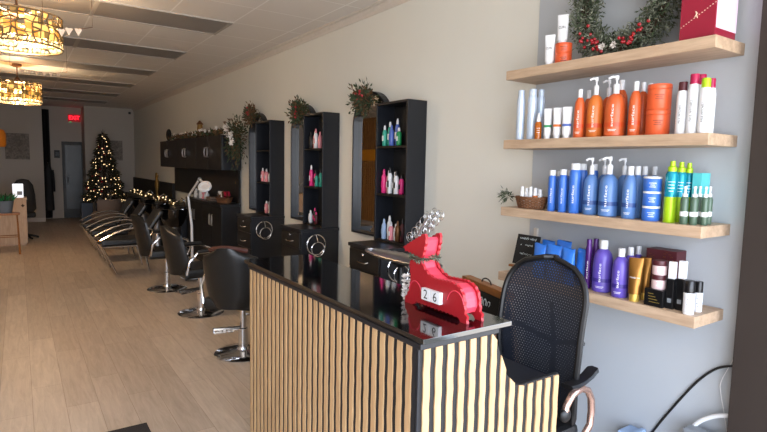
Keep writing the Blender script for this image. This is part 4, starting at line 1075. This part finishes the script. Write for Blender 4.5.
# things on that worktop
t = thing('gift_basket', 'basket of clear wrapped pink and brown samples on the nearer floor cabinet', 'basket', (2.53, 7.95, 1.0205))
MB().lathe([(.08, 0), (.09, .005), (.115, .08), (.12, .085)], n=18, sy=1.9).build('basket_body', 'wicker', t)
for k in range(12):
    MB().box(-.018, .018, -.03, .03, 0, .07, bev=.004).xf(Matrix.Translation((random.uniform(-.06, .06), random.uniform(-.17, .17), .075 + .03*random.random())) @ Matrix.Rotation(random.uniform(-.6, .6), 4, 'X')).build('sachet', random.choice(('pinks', 'flower', 'giftred', 'bronze')), t)
o = MB().box(2.44, 2.6, 8.35, 8.62, 1.0205, 1.05, bev=.012).box(2.445, 2.595, 8.36, 8.61, 1.052, 1.08, bev=.012).build('folded_towel', 'towel'); tag(o, 'folded brown towels on the floor cabinet, left of the gift basket', 'towel')
for k, (y, c_, h) in enumerate(((8.8, 'white', .13), (8.95, 'pinks', .15), (9.1, 'white', .17), (9.25, 'grey', .16), (9.42, 'white', .15))):
    mini(2.52, y, 1.0205, .04, h, c_, 'white', '%s bottle on the farther floor cabinet, %s from its near end' % (('wide white', 'dull pink', 'tall white', 'grey', 'plain white')[k], ('first', 'second', 'third', 'fourth', 'fifth')[k]), 'bottles on the farther floor cabinet')
# garland and lights along top of upper cabinets
t = thing('cabinet_garland', 'rust and cream leaf garland lying along the top of the wall cabinets', 'garland', (2.45, 7.7, 2.0215))
b = MB(); b.tube([(.03*math.sin(i), .25*i, .02) for i in range(13)], .008, 5, 'twig')
for i in range(900):
    y_ = random.uniform(0, 3.0); z_ = random.uniform(.0, .05); p = (random.gauss(0, .04), y_, z_)
    d = Vector((random.gauss(-.2, 1), random.gauss(0, 1), abs(random.gauss(0, 1)) + .2)); b.leaf(p, d, random.uniform(.04, .09), .03, random.choice(('garl', 'garl', 'pineg')))
b.v = [(max(-.15, min(.08, a)), c, max(.001, d)) for a, c, d in b.v]
b.build('leaves', None, t)
for i in range(16):
    q = MB(); c_ = Vector((-.06 + random.gauss(0, .02), .1 + .18*i, .05 + random.random()*.05))
    for k in range(8): q.leaf(c_, Vector([random.gauss(0, 1) for _ in range(3)]), .035, .02)
    q.build('cream_blossom', 'flower', t)
o = MB().ball((0, 0, .125), .12, n=20, k=12, sc_=(.4, 1, 1)).lathe([(.05, 0), (.05, .01), (.02, .02)], n=12).build('round_ornament', 'blackm'); o.location = (2.5, 11.3, 2.0215); tag(o, 'dark round ornament at the far end on top of the wall cabinets', 'ornament')
t = thing('lantern', 'small bronze candle lantern on top of the wall cabinets', 'lantern', (2.60, 9.45, 2.0215))
MB().lathe([(.06, 0), (.06, .02), (.02, .04), (.02, .07), (.05, .09)], n=10).build('lantern_base', 'bronze', t)
MB().lathe([(.055, .24), (.06, .25), (.02, .30), (.01, .31)], n=10).build('lantern_cap', 'bronze', t)
MB().lathe([(.045, .09), (.05, .16), (.045, .24)], n=10).build('lantern_glass', 'figg', t)
# gold figurine on shampoo counter
t = thing('gold_figurine', 'slender gold figurine standing on the shampoo counter by the wall', 'figurine', (2.5, 12.5, .8405))
MB().lathe([(.09, 0), (.09, .02), (.04, .04), (.035, .12), (.07, .24), (.06, .34), (.03, .40), (.045, .44), (.05, .48), (.02, .52), (.003, .54)], n=14, sx=.7).build('figure', 'figg', t)
MB().tube([(0, .05, .33), (0, .12, .42), (0, .08, .52)], .015, 6).build('raised_arm', 'figg', t)
# fairy-light garland over the basins counter
t = thing('fairy_light_garland', 'dark garland with warm fairy lights lying along the shampoo counter', 'garland', (2.28, 9.7, .8405))
b = MB()
for i in range(900):
    y_ = random.uniform(0, 4.6); p = (random.gauss(0, .03), y_, random.uniform(.0, .06)); b.leaf(p, (random.gauss(0, 1), random.gauss(0, 1), abs(random.gauss(0, 1))), .06, .02, random.choice(('treeg', 'garl', 'pineg')))
b.v = [(a, c, max(.001, d)) for a, c, d in b.v]; b.build('leaves', None, t)
lb = MB().ball((0, 0, 0), .011, n=6, k=4).build('light_bulb', 'fairy', t); lb.location = (-.05, .1, .06)
for i in range(33):
    c_ = lb.copy(); col.objects.link(c_); c_.parent = t; c_.location = (random.uniform(-.09, .0), .1 + .135*i + random.uniform(-.05, .05), random.uniform(.02, .12))
# magnifier lamp
t = thing('magnifier_lamp', 'white articulated magnifier lamp on a wheeled floor stand beside the styling chairs', 'lamp', (1.95, 7.55, 0))
MB().lathe([(.16, .03), (.16, .05), (.05, .07), (.03, .09)], n=24).build('base', 'white', t)
for k in range(5):
    a = 2*PI*k/5; MB().ball((.13*math.cos(a), .13*math.sin(a), .018), .018, n=8, k=6).build('caster', 'rubber', t)
MB().tube([(0, 0, .08), (0, 0, .75), (-.03, .05, 1.16)], [.018, .018, .014], 8).build('pole', 'white', t)
MB().tube([(-.03, .05, 1.15), (-.02, -.48, 1.40)], .014, 8).tube([(-.03, .08, 1.13), (-.02, -.45, 1.375)], .006, 6).build('spring_arm', 'white', t)
MB().ball((-.02, -.49, 1.4), .028, n=10, k=6).build('joint', 'grey', t)
MB().lathe([(.062, -.012), (.075, -.016), (.10, -.008), (.10, .016), (.075, .022), (.062, .012)], n=26, sx=.8).xf(Matrix.Translation((-.04, -.80, 1.32)) @ Matrix.Rotation(math.radians(30), 4, 'X') @ Matrix.Rotation(math.radians(-25), 4, 'Y')).build('lamp_head', 'white', t)
MB().lathe([(.062, -.004), (.064, .004)], n=24, sx=.8).xf(Matrix.Translation((-.04, -.80, 1.32)) @ Matrix.Rotation(math.radians(30), 4, 'X') @ Matrix.Rotation(math.radians(-25), 4, 'Y')).build('lens', 'silver', t)
MB().tube([(-.02, -.49, 1.4), (-.03, -.68, 1.37)], .014, 8).build('head_bracket', 'white', t)

# ------------------------------------------------------------------ back of the room
# tree
t = thing('christmas_tree', 'tall dark Christmas tree with warm white lights near the back wall', 'tree', (1.83, 15.55, 0))
MB().lathe([(.05, .501), (.04, 1.2), (.01, 2.2)], n=8).build('trunk', 'twig', t)
b = MB()
for i in range(5200):
    u = random.random()**.75; z_ = .55 + 1.75*(1 - u); R_ = .045 + .42*u; R_ *= .8 + .35*abs(math.sin(z_*11)); a = random.uniform(0, 2*PI); r_ = R_*random.uniform(.55, 1.05)
    d = Vector((math.cos(a), math.sin(a), random.uniform(-.5, .15))); b.leaf((r_*math.cos(a), r_*math.sin(a), z_), d, random.uniform(.06, .11), .022, 'treeg' if i % 4 else 'pineg')
b.build('foliage', None, t)
for i in range(9):
    q = MB(); a = random.uniform(0, 2*PI); q.tube([(0, 0, 2.25), (.05*math.cos(a), .05*math.sin(a), 2.36 + .06*random.random())], [.006, .002], 5)
    q.build('top_twig', 'twig', t)
bl = MB().ball((0, 0, 0), .0105, n=6, k=4).build('light_bulb', 'fairy', t); bl.location = (-.2, -.35, .8)
for i in range(96):
    c_ = bl.copy(); col.objects.link(c_); c_.parent = t
    u = random.random()**.7; z_ = .55 + 1.7*(1 - u); R_ = (.06 + .44*u); a = random.uniform(PI*.9, PI*2.1); c_.location = (R_*math.cos(a), R_*math.sin(a), z_)
for i in range(26):
    u = random.random()**.7; z_ = .6 + 1.6*(1 - u); R_ = (.05 + .43*u); a = random.uniform(PI*.9, PI*2.1)
    MB().ball((R_*math.cos(a), R_*math.sin(a), z_), .028, n=8, k=6).build('bauble', random.choice(('berry', 'figg', 'bronze')), t)
o = MB().box(-.2, .2, -.2, .2, 0, .5, bev=.01).build('planter_box', 'pot'); o.location = (1.83, 15.55, 0); tag(o, 'blue-grey square planter under the Christmas tree', 'planter')
o = MB().box(-.13, .13, -.15, .15, 0, .52, bev=.01).build('planter_box', 'pot'); o.location = (1.42, 15.7, 0); tag(o, 'dark narrow planter left of the Christmas tree base', 'planter')
t = thing('lounge_chair', 'round-backed brown lounge chair in front of the Christmas tree planter', 'chair', (1.62, 13.6, 0))
MB().lathe([(.25, .18), (.3, .22), (.3, .42), (.27, .45)], n=24).build('seat', 'towel', t)
b = MB(); vs = []; n = 16
for j, (r_, z_) in enumerate(((.28, .3), (.32, .5), (.33, .68), (.3, .75), (.27, .68), (.26, .45))):
    for i in range(n + 1): a = -PI/2 + .2 + (PI - .4)*i/n - .9; vs.append((r_*math.cos(a), r_*math.sin(a), z_ - .0*i))
fs = [(j*(n+1)+i, j*(n+1)+i+1, (j+1)*(n+1)+i+1, (j+1)*(n+1)+i) for j in range(5) for i in range(n)]
b.add(vs, fs, None, True); ob = b.build('backrest', 'towel', t)
for k in range(4):
    a = PI/4 + k*PI/2; MB().tube([(.2*math.cos(a), .2*math.sin(a), .19), (.24*math.cos(a), .24*math.sin(a), .0)], [.018, .012], 6).build('leg', 'dark', t)
# exit sign
t = thing('exit_sign', 'glowing red EXIT sign high on the back wall above the door', 'sign', (1.32, YR - .001, 2.76))
MB().box(-.15, .15, -.05, 0, -.10, .10, bev=.006).build('housing', 'exitb', t)
vs, fs = tgeo('EXIT'); L = max(v.x for v in vs) - min(v.x for v in vs); s_ = .25/L
MB().add([(v.x*s_, -.052, v.y*s_*1.25) for v in vs], fs).build('lettering', 'exit', t)
MB().box(-.11, -.07, -.04, 0, -.125, -.101).build('test_light', 'green', t)
o = MB().box(0, .133, -.012, 0, 0, .213, bev=.002).build('wall_sign', 'dark'); o.location = (.817, YR, 1.655); tag(o, 'small dark sign on the wall left of the back door', 'sign')
b = MB().tube([(.05, -.016, .12), (.05, -.016, .06)], .014, 6).ball((.05, -.016, .145), .014, n=8, k=5).tube([(.09, -.016, .12), (.09, -.016, .06)], .014, 6).ball((.09, -.016, .145), .014, n=8, k=5).build('pictogram', 'grey', o)
# framed prints
def print_(x0, x1, y, z0, z1, label):
    t = thing('framed_print', label, 'picture', ((x0 + x1)/2, y, z0)); w_ = (x1 - x0)/2; h = z1 - z0
    MB().box(-w_, w_, -.02, 0, 0, h, bev=.003).build('canvas', 'art', t)
    b = MB()
    for i in range(5):
        pts = [(random.uniform(-w_*.8, w_*.8), -.022, random.uniform(h*.1, h*.9)) for _ in range(4)]; b.tube(pts, .003, 4)
    b.build('sketch_lines', 'towel', t)
print_(-.26, .25, YB, 1.6, 2.25, 'pale sketch print on the back wall left of the hallway')
print_(2.03, 2.40, YB, 1.62, 2.16, 'faint print on the back wall behind the Christmas tree')
# hallway: dark curtain and hanging coats
b = MB(); vs = []; n = 24
for i in range(n + 1):
    x_ = .56 + .17*i/n; vs += [(x_, YR - .05 + .02*math.sin(i*1.3), .02), (x_, YR - .05 + .02*math.sin(i*1.3), 2.95), (x_, YR - .03 + .02*math.sin(i*1.3), .02), (x_, YR - .03 + .02*math.sin(i*1.3), 2.95)]
fs = []
for i in range(n): k = 4*i; fs += [(k, k+1, k+5, k+4), (k+2, k+6, k+7, k+3), (k+1, k+3, k+7, k+5), (k, k+4, k+6, k+2)]
tag(b.add(vs, fs, None, True).build('curtain', 'dark'), 'full height dark curtain at the left of the hallway recess', 'curtain')
t = thing('hanging_coat', 'long black coat hanging beside the dark hallway curtain', 'coat', (.66, YR - .30, .25))
MB().lathe([(.11, 0), (.1, .4), (.085, .8), (.095, 1.05), (.04, 1.17), (.03, 1.2)], n=14, sy=.55).build('body', 'blackm', t)
for s_ in (-1, 1): MB().tube([(s_*.085, 0, 1.08), (s_*.11, -.01, .8), (s_*.115, -.02, .5)], [.035, .03, .025], 8).build('sleeve', 'blackm', t)
MB().tube([(0, 0, 1.2), (0, 0, 1.26), (0, .24, 1.28)], .006, 6).build('hanger_hook', 'steel', t)
# security camera dot
t = thing('security_camera', 'tiny dark dome camera high in the back right corner', 'camera', (2.60, YB - .001, 2.93))
MB().ball((0, -.035, 0), .035, n=12, k=8).build('dome', 'dark', t); MB().box(-.03, .03, -.02, 0, -.03, .03).build('bracket', 'dark', t)
# left desk with its objects
t = thing('pale_wood_desk', 'pale wooden desk at the left edge with a dark knot on its end', 'desk', (-.95, 12.0, 0))
MB().box(0, 1.05, 0, .55, .03, .86, bev=.004).box(.03, 1.02, .03, .52, 0, .03).build('carcass', 'pale', t)
MB().box(-.01, 1.06, -.01, .56, .86, .89, bev=.004).build('top', 'pale', t)
MB().prism([(.99, .72), (1.02, .75), (.99, .78), (.96, .75)], 'y', -.004, .001).build('knot', 'twig', t)
t = thing('desk_monitor', 'white boxy screen on the pale wooden desk, in front of the dark chair', 'monitor', (-.02, 12.2, .8905))
MB().box(-.09, .08, -.05, .05, .0, .26, bev=.01).build('screen_shell', 'screen', t)
MB().box(-.02, .06, -.054, -.051, .05, .12).build('dark_panel', 'grey', t)
t = thing('desk_chair', 'dark upholstered chair behind the pale wooden desk', 'chair', (.06, 12.86, 0))
MB().lathe([(.16, .55), (.21, .62), (.2, .9), (.17, 1.1), (.1, 1.2), (.02, 1.22)], n=18, sy=.4).build('backrest', 'blackm', t)
MB().box(-.2, .2, -.02, .28, .44, .54, bev=.03).build('seat', 'blackm', t)
MB().tube([(0, .12, .45), (0, .12, .1)], .025, 8).build('column', 'dark', t)
for k in range(5):
    a = 2*PI*k/5 + .2; MB().tube([(0, .12, .1), (.24*math.cos(a), .12 + .24*math.sin(a), .025)], [.025, .02], 8).build('leg', 'dark', t)
t = thing('plant_stool', 'tall wooden stool with splayed legs holding the potted plant', 'stool', (-.18, 11.05, 0))
MB().box(-.19, .17, -.15, .15, .67, .70, bev=.006).build('seat', 'pine', t)
for sx in (-1, 1):
    for sy in (-1, 1): MB().tube([(sx*.13, sy*.11, .67), (sx*.15, sy*.14, 0)], [.014, .018], 6).build('leg', 'pine', t)
MB().tube([(-.14, -.125, .3), (.14, -.125, .3)], .008, 6).tube([(-.14, .125, .3), (.14, .125, .3)], .008, 6).build('stretcher', 'pine', t)
t = thing('potted_plant', 'small green plant in a zinc pot on the tall stool', 'plant', (-.22, 11.05, .7005))
MB().lathe([(.1, 0), (.105, .01), (.135, .2), (.14, .21), (.125, .205), (.11, .19)], n=20).build('pot', 'pot2', t)
b = MB()
for i in range(150):
    a = random.uniform(0, 2*PI); r_ = random.uniform(0, .09); b.leaf((r_*math.cos(a), r_*math.sin(a), .18), (math.cos(a)*.8, math.sin(a)*.8, random.uniform(.5, 2)), random.uniform(.1, .2), .03, 'pineg' if i % 2 else 'greenb')
b.build('foliage', None, t)
t = thing('amber_pendant', 'small amber glass pendant glowing dimly above the pale desk', 'lamp', (-.35, 13.0, HC))
MB().tube([(0, 0, 0), (0, 0, -.85)], .006, 6).lathe([(.05, 0), (.05, -.02), (.02, -.03)], n=14).build('cord', 'dark', t)
MB().lathe([(.04, -.84), (.14, -.87), (.17, -.95), (.17, -1.15), (.15, -1.2), (.14, -1.2), (.16, -1.14)], n=24).build('lamp_shade', 'amberlamp', t)
# door mat
o = MB().box(-.35, .6, 2.75, 3.445, .0005, .012, bev=.003).build('floor_mat', 'mat'); tag(o, 'dark ribbed floor mat on the oak planks at the bottom edge', 'mat')
# cables on the wall at the lower right
def smooth(pts, n=8):
    out = []
    for i in range(len(pts) - 1):
        p0, p1, p2, p3 = (Vector(pts[max(0, min(len(pts)-1, i + k))]) for k in (-1, 0, 1, 2))
        for j in range(n):
            u = j/n; out.append(.5*((2*p1) + (-p0 + p2)*u + (2*p0 - 5*p1 + 4*p2 - p3)*u*u + (-p0 + 3*p1 - 3*p2 + p3)*u**3))
    out.append(Vector(pts[-1])); return out
o = MB().tube(smooth([(2.68, 1.52, .006), (2.682, 1.45, .15), (2.682, 1.400, .28), (2.682, 1.277, .50), (2.682, 1.192, .633), (2.678, 1.118, .712), (2.66, 1.039, .753), (2.655, 1.006, .757)]), .0055, 8).build('power_cable', 'cable'); tag(o, 'thick black cable curving up the wall below the lowest shelf', 'cable')
o = MB().tube(smooth([(2.67, 1.0135, .95), (2.672, 1.05, .79), (2.672, 1.095, .66), (2.672, 1.093, .6), (2.672, 1.07, .5), (2.66, 1.03, .3), (2.66, 1.03, .006)]), .0018, 6).build('thin_cable', 'hose'); tag(o, 'thin white cord hanging on the wall beside the brown post', 'cable')
o = MB().tube(smooth([(2.62, 1.30, .008), (2.625, 1.27, .2), (2.635, 1.19, .40), (2.64, 1.12, .48), (2.645, 1.04, .52), (2.645, 1.02, .50), (2.64, 1.018, .3), (2.62, 1.03, .012)]), .010, 8).build('white_hose', 'hose'); tag(o, 'thick white hose looping low on the wall next to the brown post', 'hose')
o = MB().box(2.56, 2.64, 1.03, 1.2, .0, .42, bev=.01).build('floor_unit', 'grey'); tag(o, 'grey unit on the floor under the white hose at the right', 'box')
t = thing('wall_router', 'light blue plastic box low on the wall right of the office chair', 'box', (2.6, 1.47, .17))
MB().box(-.03, .089, -.05, .06, 0, .09, bev=.006).build('case', 'sky', t); MB().box(-.02, .06, -.045, -.02, .09, .115, bev=.004).build('raised_lip', 'sky', t)
o = MB().box(2.675, 2.6895, 2.205, 2.235, 1.20, 1.255, bev=.003).build('wall_switch', 'trimw'); tag(o, 'tiny beige switch on the wall above the chalk sign', 'switch')
# opposite-wall yellow card the near mirror shows
o = MB().box(XL + .045, XL + .056, 12.0, 12.9, 1.75, 2.05).build('notice_board', 'yellow'); tag(o, 'yellow card on the bamboo slats reflected in the nearest arched mirror', 'sign')

# ------------------------------------------------------------------ light
wd = bpy.data.worlds.new('daylight'); sc.world = wd; wd.use_nodes = True
nt = wd.node_tree; bg = nt.nodes['Background']
tc = nt.nodes.new('ShaderNodeTexCoord'); sp = nt.nodes.new('ShaderNodeSeparateXYZ'); cr = nt.nodes.new('ShaderNodeValToRGB')
nt.links.new(tc.outputs['Generated'], sp.inputs[0]); 
mr = nt.nodes.new('ShaderNodeMapRange'); mr.inputs[1].default_value = -.15; mr.inputs[2].default_value = .6
nt.links.new(sp.outputs['Z'], mr.inputs[0]); nt.links.new(mr.outputs[0], cr.inputs[0])
cr.color_ramp.elements[0].position = .0; cr.color_ramp.elements[0].color = (.62, .60, .58, 1)
e = cr.color_ramp.elements.new(.28); e.color = (.86, .93, 1.05, 1)
cr.color_ramp.elements[-1].position = 1; cr.color_ramp.elements[-1].color = (.66, .82, 1.12, 1)
nt.links.new(cr.outputs[0], bg.inputs[0]); bg.inputs[1].default_value = 5.0
for (a, b) in ((-2.35, -.85), (-.75, .75), (.85, 2.35)):
    l = bpy.data.lights.new('window_daylight', 'AREA'); l.shape = 'RECTANGLE'; l.size = b - a; l.size_y = 2.73; l.cycles.is_portal = True
    lo = bpy.data.objects.new('window_daylight', l); col.objects.link(lo); lo.location = ((a + b)/2, YF - .05, 1.48); lo.rotation_euler = (math.radians(90), 0, 0)
l = bpy.data.lights.new('window_daylight', 'AREA'); l.shape = 'RECTANGLE'; l.size = 1.4; l.size_y = 2.55; l.cycles.is_portal = True
lo = bpy.data.objects.new('window_daylight', l); col.objects.link(lo); lo.location = (XR + .05, -.2, 1.57); lo.rotation_euler = (math.radians(90), 0, math.radians(90))

# ------------------------------------------------------------------ camera
cam = bpy.data.cameras.new('camera'); co = bpy.data.objects.new('camera', cam); col.objects.link(co)
f_px = 534.588; cam.sensor_fit = 'HORIZONTAL'; cam.sensor_width = 36; cam.lens = f_px/767*36; cam.clip_start = .02
rt = Vector((.826817, -.56213096, .01955578)); up = Vector((.03700648, .08905792, .99533874)); fw = Vector((.56125232, .8222393, -.09443709))
m4 = Matrix((( rt.x, up.x, -fw.x, 0), (rt.y, up.y, -fw.y, 0), (rt.z, up.z, -fw.z, CAMH), (0, 0, 0, 1)))
co.matrix_world = m4
sc.camera = co
vs_ = sc.view_settings
vs_.view_transform = 'Standard'; vs_.look = 'None'; vs_.gamma = 1; vs_.use_curve_mapping = False; vs_.exposure = 1.2
